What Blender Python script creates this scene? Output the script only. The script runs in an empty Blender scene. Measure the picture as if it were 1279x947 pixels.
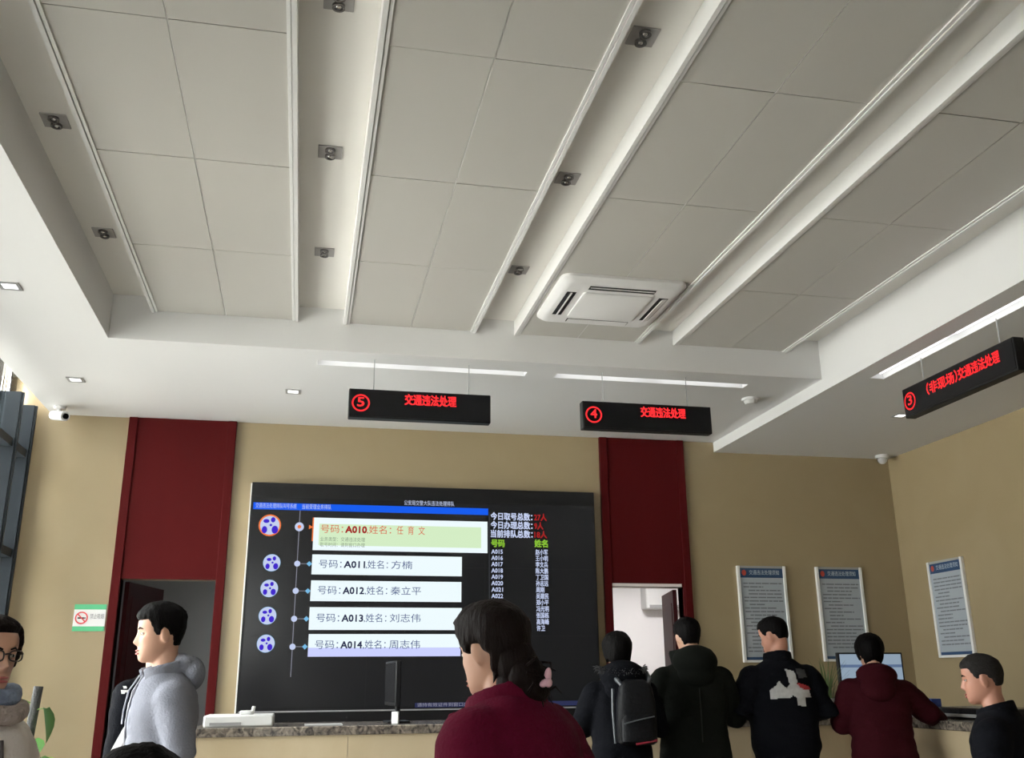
import bpy, bmesh, math, random
import numpy as np
from mathutils import Vector, Matrix, noise
from mathutils.bvhtree import BVHTree

random.seed(7)
SC = bpy.context.scene
COL = SC.collection
R = math.radians

# ------------------------------------------------------------------ camera
cam_d = bpy.data.cameras.new('camera')
cam = bpy.data.objects.new('camera', cam_d)
COL.objects.link(cam)
PITCH, ROLL, YAW, EYE = 0.3041, -0.00937, 0.21047, 1.35
w_ = Vector((math.sin(YAW) * math.cos(PITCH), math.cos(YAW) * math.cos(PITCH), math.sin(PITCH)))
r0 = Vector((math.cos(YAW), -math.sin(YAW), 0))
u0 = r0.cross(w_)
r_ = r0 * math.cos(ROLL) + u0 * math.sin(ROLL)
u_ = u0 * math.cos(ROLL) - r0 * math.sin(ROLL)
m = Matrix((r_, u_, -w_)).transposed().to_4x4()
m.translation = Vector((0, 0, EYE))
cam.matrix_world = m
cam_d.sensor_fit = 'HORIZONTAL'
cam_d.sensor_width = 36.0
cam_d.lens = 36.0 * 1202.2 / 1279.0
cam_d.clip_start = 0.05
cam_d.clip_end = 500
SC.camera = cam

# ------------------------------------------------------------------ world, light, exposure
WORLD_STRENGTH = 25.0
wd = bpy.data.worlds.new('overcast_sky')
SC.world = wd
wd.use_nodes = True
bg = wd.node_tree.nodes['Background']
bg.inputs['Color'].default_value = (1.0, 0.975, 0.975, 1)
# standard overcast sky: three times as bright overhead as at the horizon
_nt = wd.node_tree
_tc = _nt.nodes.new('ShaderNodeTexCoord')
_sx = _nt.nodes.new('ShaderNodeSeparateXYZ')
_nt.links.new(_tc.outputs['Generated'], _sx.inputs[0])
_mr = _nt.nodes.new('ShaderNodeMapRange')
_mr.inputs['From Min'].default_value = 0.0
_mr.inputs['From Max'].default_value = 1.0
_mr.inputs['To Min'].default_value = WORLD_STRENGTH / 3
_mr.inputs['To Max'].default_value = WORLD_STRENGTH
_nt.links.new(_sx.outputs['Z'], _mr.inputs['Value'])
_nt.links.new(_mr.outputs[0], bg.inputs['Strength'])
SC.view_settings.view_transform = 'Standard'
SC.view_settings.look = 'None'
SC.view_settings.gamma = 1
SC.view_settings.use_curve_mapping = False
SC.view_settings.exposure = 0.0
SC.cycles.use_denoising = True
SC.cycles.max_bounces = 8
SC.cycles.diffuse_bounces = 5
SC.cycles.transparent_max_bounces = 12
SC.cycles.sample_clamp_indirect = 6.0


def window_portal(x, y0, y1, z0, z1):
    d = bpy.data.lights.new('window_portal', 'AREA')
    d.shape = 'RECTANGLE'
    d.size = z1 - z0
    d.size_y = y1 - y0
    d.cycles.is_portal = True
    o = bpy.data.objects.new('window_portal', d)
    COL.objects.link(o)
    o.location = (x, (y0 + y1) / 2, (z0 + z1) / 2)
    o.rotation_euler = (0, R(-90), 0)
    return o


window_portal(-2.62, 3.1, 8.9, 0.0, 4.0)
pr = window_portal(0, -2.2, 4.4, 0.0, 3.5)
pr.location = (-1.4, -2.77, 1.75)
pr.rotation_euler = (R(90), 0, R(180))
pr.data.size, pr.data.size_y = 1.6, 3.5


# ------------------------------------------------------------------ materials
MATS = {}


def mat(name, color, rough=0.6, metal=0.0, var=0.0, vscale=6.0, bump=0.0, bscale=40.0, emit=None, estr=0.0, spec=0.5, coat=0.0, stretch=None):
    if name in MATS:
        return MATS[name]
    M = bpy.data.materials.new(name)
    M.use_nodes = True
    nt = M.node_tree
    b = nt.nodes['Principled BSDF']
    b.inputs['Base Color'].default_value = (*color, 1)
    b.inputs['Roughness'].default_value = rough
    b.inputs['Metallic'].default_value = metal
    b.inputs['Specular IOR Level'].default_value = spec
    b.inputs['Coat Weight'].default_value = coat
    if emit:
        b.inputs['Emission Color'].default_value = (*emit, 1)
        b.inputs['Emission Strength'].default_value = estr
    if var or bump:
        tc = nt.nodes.new('ShaderNodeTexCoord')
        mp = nt.nodes.new('ShaderNodeMapping')
        nt.links.new(tc.outputs['Object'], mp.inputs['Vector'])
        if stretch:
            mp.inputs['Scale'].default_value = stretch
    if var:
        n = nt.nodes.new('ShaderNodeTexNoise')
        n.inputs['Scale'].default_value = vscale
        n.inputs['Detail'].default_value = 6
        nt.links.new(mp.outputs[0], n.inputs['Vector'])
        mx = nt.nodes.new('ShaderNodeMix')
        mx.data_type = 'RGBA'
        mx.inputs['A'].default_value = (*[c * (1 - var) for c in color], 1)
        mx.inputs['B'].default_value = (*[min(1, c * (1 + var)) for c in color], 1)
        nt.links.new(n.outputs['Fac'], mx.inputs['Factor'])
        nt.links.new(mx.outputs['Result'], b.inputs['Base Color'])
    if bump:
        n2 = nt.nodes.new('ShaderNodeTexNoise')
        n2.inputs['Scale'].default_value = bscale
        n2.inputs['Detail'].default_value = 4
        nt.links.new(mp.outputs[0], n2.inputs['Vector'])
        bp = nt.nodes.new('ShaderNodeBump')
        bp.inputs['Strength'].default_value = bump
        bp.inputs['Distance'].default_value = 0.02
        nt.links.new(n2.outputs['Fac'], bp.inputs['Height'])
        nt.links.new(bp.outputs[0], b.inputs['Normal'])
    MATS[name] = M
    return M


def lit(name, color, strength):
    if name in MATS:
        return MATS[name]
    M = bpy.data.materials.new(name)
    M.use_nodes = True
    nt = M.node_tree
    nt.nodes.remove(nt.nodes['Principled BSDF'])
    e = nt.nodes.new('ShaderNodeEmission')
    e.inputs['Color'].default_value = (*color, 1)
    e.inputs['Strength'].default_value = strength
    nt.links.new(e.outputs[0], nt.nodes['Material Output'].inputs['Surface'])
    MATS[name] = M
    return M


def glass_mat(name):
    M = bpy.data.materials.new(name)
    M.use_nodes = True
    nt = M.node_tree
    nt.nodes.remove(nt.nodes['Principled BSDF'])
    t = nt.nodes.new('ShaderNodeBsdfTransparent')
    t.inputs['Color'].default_value = (0.95, 0.98, 0.97, 1)
    g = nt.nodes.new('ShaderNodeBsdfGlossy')
    g.inputs['Roughness'].default_value = 0.02
    f = nt.nodes.new('ShaderNodeFresnel')
    f.inputs['IOR'].default_value = 1.3
    mx = nt.nodes.new('ShaderNodeMixShader')
    nt.links.new(f.outputs[0], mx.inputs[0])
    nt.links.new(t.outputs[0], mx.inputs[1])
    nt.links.new(g.outputs[0], mx.inputs[2])
    nt.links.new(mx.outputs[0], nt.nodes['Material Output'].inputs['Surface'])
    return M


def marble_mat(name, base, vein, scale, rough):
    M = bpy.data.materials.new(name)
    M.use_nodes = True
    nt = M.node_tree
    b = nt.nodes['Principled BSDF']
    b.inputs['Roughness'].default_value = rough
    tc = nt.nodes.new('ShaderNodeTexCoord')
    n = nt.nodes.new('ShaderNodeTexNoise')
    n.inputs['Scale'].default_value = scale
    n.inputs['Detail'].default_value = 9
    n.inputs['Distortion'].default_value = 1.2
    nt.links.new(tc.outputs['Object'], n.inputs['Vector'])
    cr = nt.nodes.new('ShaderNodeValToRGB')
    cr.color_ramp.elements[0].position = 0.35
    cr.color_ramp.elements[0].color = (*base, 1)
    cr.color_ramp.elements[1].position = 0.72
    cr.color_ramp.elements[1].color = (*vein, 1)
    nt.links.new(n.outputs['Fac'], cr.inputs[0])
    nt.links.new(cr.outputs[0], b.inputs['Base Color'])
    return M


WHITE = mat('white_paint', (0.74, 0.735, 0.72), 0.75, var=0.02, vscale=1.5)
SOFFIT = mat('soffit_paint', (0.74, 0.735, 0.73), 0.7, var=0.015, vscale=0.8)
STEP = mat('warm_white_paint', (0.80, 0.775, 0.73), 0.7, var=0.02, vscale=1.2)
PANEL = mat('grey_ceiling_panel', (0.48, 0.463, 0.428), 0.45, var=0.03, vscale=0.7)
RAIL = mat('rail_white', (0.76, 0.755, 0.74), 0.45)
WALLM = marble_mat('cream_wall_marble', (0.29, 0.226, 0.130), (0.31, 0.246, 0.147), 1.3, 0.34)
FLOORM = mat('pale_floor_tile', (0.22, 0.205, 0.185), 0.35, var=0.04, vscale=2)
REDWOOD = mat('red_wood_veneer', (0.066, 0.0055, 0.0060), 0.5, spec=0.06, var=0.18, vscale=3, stretch=(1, 1, 0.15))
REDDARK = mat('dark_red_wood', (0.035, 0.003, 0.004), 0.5, spec=0.15, var=0.15, vscale=4, stretch=(1, 1, 0.2))
MULL = mat('slate_grey_aluminium', (0.020, 0.026, 0.032), 0.5, spec=0.2)
GLASS = glass_mat('window_glass')
GRANITE = marble_mat('dark_brown_granite', (0.035, 0.03, 0.028), (0.32, 0.27, 0.22), 22, 0.2)
CMARBLE = marble_mat('counter_cream_marble', (0.50, 0.40, 0.255), (0.56, 0.46, 0.31), 2.2, 0.35)
BLACKP = mat('black_plastic', (0.008, 0.008, 0.009), 0.5, spec=0.2)
SCRBLK = mat('screen_black_glass', (0.010, 0.010, 0.011), 0.2, spec=0.22, emit=(0.9, 0.95, 1.0), estr=0.006)
WHITEP = mat('white_plastic', (0.75, 0.75, 0.74), 0.4)
GREYP = mat('grey_plastic', (0.33, 0.33, 0.33), 0.5)
CHROME = mat('chrome', (0.75, 0.74, 0.72), 0.18, metal=1.0)
STEEL = mat('grey_steel', (0.42, 0.42, 0.42), 0.4, metal=0.6)
LAMPG = mat('spot_plate_grey', (0.34, 0.325, 0.315), 0.5)
LAMPD = mat('spot_dark', (0.13, 0.12, 0.115), 0.4)
ALU = mat('board_aluminium', (0.82, 0.82, 0.80), 0.35, metal=0.1)
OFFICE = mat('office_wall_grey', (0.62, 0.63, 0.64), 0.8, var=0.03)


# ------------------------------------------------------------------ mesh helpers
class MB:
    def __init__(self):
        self.v, self.f, self.mi = [], [], []

    def add(self, vs, fs, mi=0):
        n = len(self.v)
        self.v += [tuple(p) for p in vs]
        self.f += [tuple(i + n for i in f) for f in fs]
        self.mi += [mi] * len(fs)
        return self

    def box(self, x0, x1, y0, y1, z0, z1, mi=0):
        v = [(x0, y0, z0), (x1, y0, z0), (x1, y1, z0), (x0, y1, z0), (x0, y0, z1), (x1, y0, z1), (x1, y1, z1), (x0, y1, z1)]
        f = [(0, 3, 2, 1), (4, 5, 6, 7), (0, 1, 5, 4), (1, 2, 6, 5), (2, 3, 7, 6), (3, 0, 4, 7)]
        return self.add(v, f, mi)

    def obox(self, mtx, sx, sy, sz, mi=0):
        v = [mtx @ Vector((x * sx, y * sy, z * sz)) for x, y, z in
             ((-.5, -.5, -.5), (.5, -.5, -.5), (.5, .5, -.5), (-.5, .5, -.5), (-.5, -.5, .5), (.5, -.5, .5), (.5, .5, .5), (-.5, .5, .5))]
        f = [(0, 3, 2, 1), (4, 5, 6, 7), (0, 1, 5, 4), (1, 2, 6, 5), (2, 3, 7, 6), (3, 0, 4, 7)]
        return self.add(v, f, mi)

    def loft(self, rings, cap=True, mi=0, closed=True):
        n = len(rings[0])
        vs = [p for r in rings for p in r]
        fs = []
        for i in range(len(rings) - 1):
            for j in range(n if closed else n - 1):
                k = (j + 1) % n
                fs.append((i * n + j, i * n + k, (i + 1) * n + k, (i + 1) * n + j))
        if cap:
            fs.append(tuple(range(n - 1, -1, -1)))
            b = (len(rings) - 1) * n
            fs.append(tuple(b + j for j in range(n)))
        return self.add(vs, fs, mi)

    def tube(self, pts, rad, n=12, mi=0, round_ends=False):
        pts = [Vector(p) for p in pts]
        if not isinstance(rad, (list, tuple)):
            rad = [rad] * len(pts)
        rad = list(rad)
        if round_ends:
            d0 = (pts[0] - pts[1]).normalized()
            d1 = (pts[-1] - pts[-2]).normalized()
            r0_, r1_ = rad[0], rad[-1]
            pts = [pts[0] + d0 * r0_ * a for a in (0.98, 0.8, 0.45)] + pts + [pts[-1] + d1 * r1_ * a for a in (0.45, 0.8, 0.98)]
            rad = [r0_ * a for a in (0.2, 0.6, 0.9)] + rad + [r1_ * a for a in (0.9, 0.6, 0.2)]
        rings = []
        ref = None
        for i, p in enumerate(pts):
            a = pts[max(0, i - 1)]
            b = pts[min(len(pts) - 1, i + 1)]
            t = (b - a).normalized()
            if ref is None:
                ref = Vector((0, 0, 1)) if abs(t.z) < 0.9 else Vector((1, 0, 0))
            x = t.cross(ref)
            if x.length < 1e-5:
                x = t.cross(Vector((0.3, 1, 0.2)))
            x.normalize()
            y = t.cross(x).normalized()
            ref = x.cross(t) * -1 if False else ref
            rings.append([p + (x * math.cos(2 * math.pi * k / n) + y * math.sin(2 * math.pi * k / n)) * rad[i] for k in range(n)])
        return self.loft(rings, True, mi)

    def ell(self, c, rx, ry, rz, mtx=None, nu=16, nv=10, mi=0):
        c = Vector(c)
        rings = []
        for i in range(nv + 1):
            ph = -math.pi / 2 + math.pi * (i + 0.02) / (nv + 0.04)
            rg = []
            for k in range(nu):
                th = 2 * math.pi * k / nu
                p = Vector((rx * math.cos(ph) * math.cos(th), ry * math.cos(ph) * math.sin(th), rz * math.sin(ph)))
                rg.append(c + (mtx @ p if mtx else p))
            rings.append(rg)
        return self.loft(rings, True, mi)

    def cyl(self, c, r, z0, z1, n=24, mi=0, r2=None):
        r2 = r if r2 is None else r2
        a = [(c[0] + r * math.cos(2 * math.pi * k / n), c[1] + r * math.sin(2 * math.pi * k / n), z0) for k in range(n)]
        b = [(c[0] + r2 * math.cos(2 * math.pi * k / n), c[1] + r2 * math.sin(2 * math.pi * k / n), z1) for k in range(n)]
        return self.loft([a, b], True, mi)

    def xform(self, mtx):
        self.v = [tuple(mtx @ Vector(p)) for p in self.v]
        return self

    def mesh(self, name, mats):
        me = bpy.data.meshes.new(name)
        me.from_pydata(self.v, [], self.f)
        for mm in (mats if isinstance(mats, (list, tuple)) else [mats]):
            me.materials.append(mm)
        if any(self.mi):
            me.polygons.foreach_set('material_index', self.mi)
        b = bmesh.new()
        b.from_mesh(me)
        bmesh.ops.recalc_face_normals(b, faces=b.faces)
        b.to_mesh(me)
        b.free()
        return me

    def build(self, name, mats, parent=None, smooth=False, bevel=0.0, bseg=2):
        me = self.mesh(name, mats)
        o = link(name, me, parent)
        if bevel:
            md = o.modifiers.new('bevel', 'BEVEL')
            md.width = bevel
            md.segments = bseg
            md.limit_method = 'ANGLE'
            md.angle_limit = R(40)
        if smooth or bevel:
            shade(me, 45)
        return o


def shade(me, angle=180):
    me.polygons.foreach_set('use_smooth', [True] * len(me.polygons))
    if angle < 180:
        try:
            me.set_sharp_from_angle(angle=R(angle))
        except Exception:
            pass
    me.update()


def link(name, data, parent=None):
    o = bpy.data.objects.new(name, data)
    COL.objects.link(o)
    if parent is not None:
        o.parent = parent
        chain = []
        q = parent
        while q is not None:
            chain.append(q)
            q = q.parent
        mtx = Matrix.Identity(4)
        for q in reversed(chain):
            mtx = mtx @ q.matrix_parent_inverse @ q.matrix_basis if q.parent else q.matrix_basis.copy()
        # geometry is written in world coordinates unless the parent is "local"
        if not parent.get('_local'):
            o.matrix_parent_inverse = mtx.inverted()
        else:
            o['_local'] = 1
    return o


def empty(name, loc=(0, 0, 0), rz=0.0, local=False):
    o = bpy.data.objects.new(name, None)
    COL.objects.link(o)
    o.location = loc
    o.rotation_euler = (0, 0, rz)
    o.empty_display_size = 0.1
    if local:
        o['_local'] = 1
    return o


def tag(o, label, cat, group=None):
    o['label'] = label
    o['category'] = cat
    if group:
        o['group'] = group
    return o


def struct(o):
    o['kind'] = 'structure'
    return o


def copy_tree(o, parent=None):
    c = o.copy()
    COL.objects.link(c)
    if parent is not None:
        c.parent = parent
    for ch in list(o.children):
        copy_tree(ch, c)
    return c


def eval_mesh(o):
    dg = bpy.context.evaluated_depsgraph_get()
    dg.update()
    return bpy.data.meshes.new_from_object(o.evaluated_get(dg))


def remesh(me, voxel, smooth=3, fac=0.5):
    o = bpy.data.objects.new('tmp', me)
    COL.objects.link(o)
    md = o.modifiers.new('r', 'REMESH')
    md.mode = 'VOXEL'
    md.voxel_size = voxel
    if smooth:
        s = o.modifiers.new('s', 'SMOOTH')
        s.factor = fac
        s.iterations = smooth
    out = eval_mesh(o)
    mats = list(me.materials)
    bpy.data.objects.remove(o)
    bpy.data.meshes.remove(me)
    out.materials.clear()
    for mm in mats:
        out.materials.append(mm)
    return out


def text_mesh(body, size, align='LEFT', bold=0.0, depth=0.0, width=None):
    c = bpy.data.curves.new('t', 'FONT')
    c.body = body
    c.size = size
    c.align_x = align
    c.align_y = 'CENTER'
    c.offset = bold
    c.extrude = depth
    c.resolution_u = 2
    o = bpy.data.objects.new('t', c)
    COL.objects.link(o)
    me = eval_mesh(o)
    bpy.data.objects.remove(o)
    bpy.data.curves.remove(c)
    v = np.empty(len(me.vertices) * 3)
    me.vertices.foreach_get('co', v)
    v = v.reshape(-1, 3)
    f = [tuple(p.vertices) for p in me.polygons]
    bpy.data.meshes.remove(me)
    if width and len(v):
        w = v[:, 0].max() - v[:, 0].min()
        x0 = v[:, 0].min()
        if align == 'LEFT':
            v[:, 0] = (v[:, 0] - x0) * width / w
        else:
            v[:, 0] *= width / w
    return v, f


def text_wall(mb, body, size, x, z, y, align='LEFT', bold=0.0, mi=0, width=None):
    """flat lettering on a wall that faces -Y"""
    v, f = text_mesh(body, size, align, 0.0, width=width)
    offs = [(0, 0)] if not bold else [(-bold, -bold), (bold, -bold), (-bold, bold), (bold, bold)]
    for k, (dx, dz) in enumerate(offs):
        mb.add([(x + p[0] + dx, y - 0.0001 * k, z + p[1] + dz) for p in v], f, mi)


# ================================================================== STRUCTURE
YB = 9.0                      # back wall plane
XL, XR = -2.45, 6.01
YR = -2.6                     # wall behind the camera
Z_SOF, Z_SOFR, Z_PAN, Z_TOP = 3.67, 3.568, 3.89, 4.0

struct(MB().box(XL - 0.25, XR + 0.2, YR - 0.2, YB + 4.2, -0.15, 0).build('floor', FLOORM))
struct(MB().box(-60, XL - 0.25, -60, 60, -0.3, -0.05).box(XL - 0.25, 60, -60, YR - 0.2, -0.3, -0.05).build('ground', mat('pale_pavement', (0.74, 0.72, 0.68), 0.9, var=0.08)))

D1 = (-1.56, -0.74, 2.225)
D2 = (2.85, 3.60, 2.204)
mb = MB()
for x0, x1 in ((XL - 0.2, D1[0]), (D1[1], D2[0]), (D2[1], XR + 0.2)):
    mb.box(x0, x1, YB, YB + 0.12, 0, 4.1)
mb.box(D1[0], D1[1], YB, YB + 0.12, D1[2], 4.1)
mb.box(D2[0], D2[1], YB, YB + 0.12, D2[2], 4.1)
struct(mb.build('wall_back', WALLM))
struct(MB().box(XR, XR + 0.15, YR, YB, 0, 4.1).build('wall_right', WALLM))
struct(MB().box(XL - 0.2, XL, YR, 3.065, 0, 4.1).build('wall_left', WALLM))  # unseen near stretch, kept solid to hold back window light
RW = (-2.2, -0.6)
struct(MB().box(XL - 0.2, RW[0], YR - 0.15, YR, 0, 4.1).box(RW[1], XR + 0.15, YR - 0.15, YR, 0, 4.1).box(RW[0], RW[1], YR - 0.15, YR, 3.5, 4.1).build('wall_rear', WALLM))
win2 = struct(empty('window_2', (1.1, YR, 0)))
xs = [RW[0] + 0.04 + k * (RW[1] - RW[0] - 0.08) / 2 for k in range(3)]
for x in xs:
    MB().box(x - 0.035, x + 0.035, YR - 0.14, YR, 0, 3.5).build('mullion', MULL, win2)
for a, b in zip(xs[:-1], xs[1:]):
    for z in (0.035, 2.42, 3.465):
        MB().box(a + 0.036, b - 0.036, YR - 0.12, YR - 0.03, z - 0.035, z + 0.035).build('transom', MULL, win2)
    for z0, z1 in ((0.072, 2.383), (2.457, 3.428)):
        MB().box(a + 0.036, b - 0.036, YR - 0.08, YR - 0.068, z0, z1).build('pane', GLASS, win2)

# ---- ceiling: top slab with lay-in panels and white channel rails
ceil = struct(MB().box(XL - 0.25, XR + 0.2, YR - 0.2, YB + 0.15, Z_TOP, Z_TOP + 0.12).build('ceiling', STEP))
bays = [(-1.17, -0.15), (0.18, 1.17), (1.47, 2.48), (2.76, 3.74)]
rows = [6.785, 5.65, 4.55, 3.45, 2.35, 1.25, 0.15, -0.95, -2.05, YR]
pmesh = {}
for bx0, bx1 in bays:
    mid = (bx0 + bx1) / 2
    for cx0, cx1 in ((bx0 + 0.03, mid), (mid, bx1 - 0.03)):
        for a, b in zip(rows[1:], rows[:-1]):
            wx, wy = cx1 - cx0, b - a
            key = (round(wx, 3), round(wy, 3))
            if key not in pmesh:
                t = MB()
                g = 0.0035
                t.box(-wx / 2 + g, wx / 2 - g, -wy / 2 + g, wy / 2 - g, 0, 0.05)
                me = t.mesh('ceiling_panel', PANEL)
                pmesh[key] = me
            o = bpy.data.objects.new('ceiling_panel', pmesh[key])
            COL.objects.link(o)
            o.parent = ceil
            o.location = ((cx0 + cx1) / 2, (a + b) / 2, Z_PAN + random.uniform(-0.0015, 0.0015))
    # pale backing paints window light on panel edges into the joints; closes channel sides
    MB().box(bx0 + 0.012, bx1 - 0.012, YR, 6.79, Z_PAN + 0.004, Z_TOP).build('bay_backing', RAIL, ceil)
    for s, xe in ((1, bx0), (-1, bx1)):
        t = MB()
        a, b = sorted((xe, xe + s * 0.022))
        t.box(a, b, YR, 6.79, Z_PAN - 0.012, Z_TOP - 0.002)
        a, b = sorted((xe + s * 0.026, xe + s * 0.042))
        t.box(a, b, YR, 6.79, Z_PAN - 0.007, Z_PAN + 0.02)
        t.build('channel_rail', RAIL, ceil)

# ---- dropped soffits round the raised ceiling
def grid_slab(mb, xs, ys, z0, z1, holes):
    for i in range(len(xs) - 1):
        for j in range(len(ys) - 1):
            cx, cy = (xs[i] + xs[i + 1]) / 2, (ys[j] + ys[j + 1]) / 2
            if any(h[0] < cx < h[1] and h[2] < cy < h[3] for h in holes):
                continue
            mb.box(xs[i], xs[i + 1], ys[j], ys[j + 1], z0, z1)


LAMPS = [(0.0, 1.63, 7.02, 7.14), (1.86, 3.50, 7.02, 7.14)]
LAMPR = (4.20, 4.33, 4.55, 6.40)
mb = MB()
grid_slab(mb, [-2.3, 0.0, 1.63, 1.86, 3.50, 4.03], [6.79, 7.02, 7.14, YB], Z_SOF, Z_TOP, LAMPS)
mb.box(-2.3, -1.44, YR, 6.79, Z_SOF, Z_TOP)
struct(mb.build('ceiling_soffit', SOFFIT))
mb = MB()
grid_slab(mb, [4.03, 4.20, 4.33, XR], [YR, 4.55, 6.40, YB], Z_SOFR, Z_TOP, [LAMPR])
struct(mb.build('ceiling_soffit_right', SOFFIT))

# ---- left curtain wall
win = struct(empty('window_1', (XL, 0, 0)))
ys = [8.93, 8.5, 6.7, 4.9, 3.1]
for y in ys:
    t = MB().box(-2.60, -2.425, y - 0.03, y + 0.03, 0, 3.72)
    t.box(-2.425, -2.408, y - 0.012, y + 0.012, 0, 3.72)
    t.build('mullion', MULL, win)
for z in (0.02, 0.95, 2.42, 3.28):
    MB().box(-2.585, -2.44, 3.13, 8.93, z - 0.035, z + 0.035).build('transom', MULL, win)
for a, b in zip(ys[1:], ys[:-1]):
    for z0, z1 in ((0.06, 0.91), (0.99, 2.38), (2.46, 3.24), (3.32, 3.98)):
        MB().box(-2.545, -2.533, a + 0.036, b - 0.036, z0, z1).build('pane', GLASS, win)

# ---- red door surrounds, doors and the offices behind them
def red_surround(name, x0, x1, ox0, ox1, top):
    d = struct(empty(name, ((x0 + x1) / 2, YB, 0)))
    MB().box(x0, x1, YB - 0.03, YB - 0.001, top, Z_SOF - 0.002).build('upper_panel', REDWOOD, d)
    for a, b in ((x0, x0 + 0.075), (x1 - 0.075, x1)):
        MB().box(a, b, YB - 0.045, YB - 0.03, 0, Z_SOF - 0.002).build('edge_strip', REDWOOD, d, bevel=0.004)
    MB().box(x0, ox0, YB - 0.03, YB + 0.125, 0, top).build('jamb', REDWOOD, d)
    MB().box(ox1, x1, YB - 0.03, YB + 0.125, 0, top).build('jamb', REDWOOD, d)
    return d


d1 = red_surround('door_1', -1.634, -0.692, D1[0], D1[1], D1[2])
d2 = red_surround('door_2', 2.80, 3.685, D2[0], D2[1], D2[2])
MB().box(D2[0] + 0.005, D2[1] - 0.02, YB - 0.034, YB - 0.012, D2[2] + 0.002, D2[2] + 0.03).build('header_strip', mat('pale_strip', (0.85, 0.78, 0.75), 0.35), d2)


def leaf(door, hx, hy, ang, width, h, name='door_leaf'):
    mt = Matrix.Translation((hx, hy, 0)) @ Matrix.Rotation(ang, 4, 'Z')
    t = MB()
    t.box(0, width, -0.02, 0.02, 0.01, h)
    t.box(0.08, width - 0.08, -0.026, 0.026, 0.15, 0.95)
    t.box(0.08, width - 0.08, -0.026, 0.026, 1.08, h - 0.12)
    t.xform(mt)
    o = t.build(name, REDDARK, door, bevel=0.003)
    k = MB()
    k.box(width - 0.08, width - 0.03, -0.032, 0.032, 0.95, 1.15)
    k.box(width - 0.16, width - 0.045, -0.07, -0.055, 1.04, 1.06)
    k.box(width - 0.16, width - 0.045, 0.055, 0.07, 1.04, 1.06)
    k.box(width - 0.06, width - 0.05, -0.065, 0.065, 1.04, 1.06)
    k.xform(mt)
    k.build('handle', STEEL, o, bevel=0.003)


leaf(d1, D1[0] + 0.03, YB + 0.14, R(76), 0.80, D1[2] - 0.01)
leaf(d2, D2[1] - 0.03, YB + 0.14, R(78), 0.73, D2[2] - 0.01)


def office(name, x0, x1, y1, z1, m_, hole=None):
    t = MB()
    t.box(x0 - 0.1, x0, YB + 0.12, y1, 0, z1)
    t.box(x1, x1 + 0.1, YB + 0.12, y1, 0, z1)
    t.box(x0 - 0.1, x1 + 0.1, y1, y1 + 0.1, 0, z1)
    struct(t.build('wall_' + name, m_))
    struct(MB().box(x0 - 0.1, x1 + 0.1, YB + 0.12, y1 + 0.1, z1, z1 + 0.1).build('ceiling_' + name, WHITE))


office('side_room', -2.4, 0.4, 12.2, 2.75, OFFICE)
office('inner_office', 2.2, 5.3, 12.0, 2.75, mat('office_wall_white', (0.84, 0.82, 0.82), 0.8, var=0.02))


def added_office_lamp(x, y, z, power, label):  # added out of view to brighten the rooms behind the doorways
    o = empty('ceiling_lamp', (x, y, z))
    tag(o, label, 'lamp')
    MB().box(x - 0.3, x + 0.3, y - 0.3, y + 0.3, z - 0.03, z - 0.002).build('frame', WHITEP, o)
    MB().box(x - 0.27, x + 0.27, y - 0.27, y + 0.27, z - 0.034, z - 0.03).build('diffuser', lit('office_diffuser_%d' % int(power * 10), (1, 0.98, 0.97), power), o)


added_office_lamp(-0.6, 10.4, 2.75, 4.0, 'added unseen lamp panel lighting the grey room behind the left red doorway')
added_office_lamp(3.9, 10.6, 2.75, 46.0, 'added unseen lamp panel lighting the bright office behind the right red doorway')

# ================================================================== CEILING FITTINGS
def linear_lamp(x0, x1, y0, y1, z, along, label):
    o = tag(empty('linear_ceiling_light', ((x0 + x1) / 2, (y0 + y1) / 2, z)), label, 'lamp', 'recessed linear lights over the counters')
    t = MB()
    e = 0.006
    t.box(x0, x0 + e, y0, y1, z, z + 0.07)
    t.box(x1 - e, x1, y0, y1, z, z + 0.07)
    t.box(x0 + e, x1 - e, y0, y0 + e, z, z + 0.07)
    t.box(x0 + e, x1 - e, y1 - e, y1, z, z + 0.07)
    t.box(x0, x1, y0, y1, z + 0.07, z + 0.08)
    MB().box(x0 + e, x1 - e, y0 + e, y1 - e, z + 0.052, z + 0.058).build('diffuser', lit('lamp_diffuser', (1, 1, 1), 0.95), o)
    t.build('housing', mat('lamp_reflector', (0.85, 0.85, 0.85), 0.5), o)
    n = 2
    for k in range(n):
        t = MB()
        if along == 'x':
            L = (x1 - x0) / n
            a = x0 + k * L + 0.06
            t.tube([(a, (y0 + y1) / 2, z + 0.030), (a + L - 0.12, (y0 + y1) / 2, z + 0.030)], 0.011, 10)
        else:
            L = (y1 - y0) / n
            a = y0 + k * L + 0.06
            t.tube([((x0 + x1) / 2, a, z + 0.030), ((x0 + x1) / 2, a + L - 0.12, z + 0.030)], 0.011, 10)
        t.build('tube', lit('fluorescent_tube', (1, 1, 1), 2.2), o, smooth=True)
    return o


linear_lamp(*LAMPS[0], Z_SOF, 'x', 'recessed linear ceiling light over the hanging sign in front of the video wall')
linear_lamp(*LAMPS[1], Z_SOF, 'x', 'recessed linear ceiling light over the hanging sign by the right doorway')
linear_lamp(*LAMPR, Z_SOFR, 'y', 'long recessed linear light in the right soffit, running along the right counter')


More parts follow.
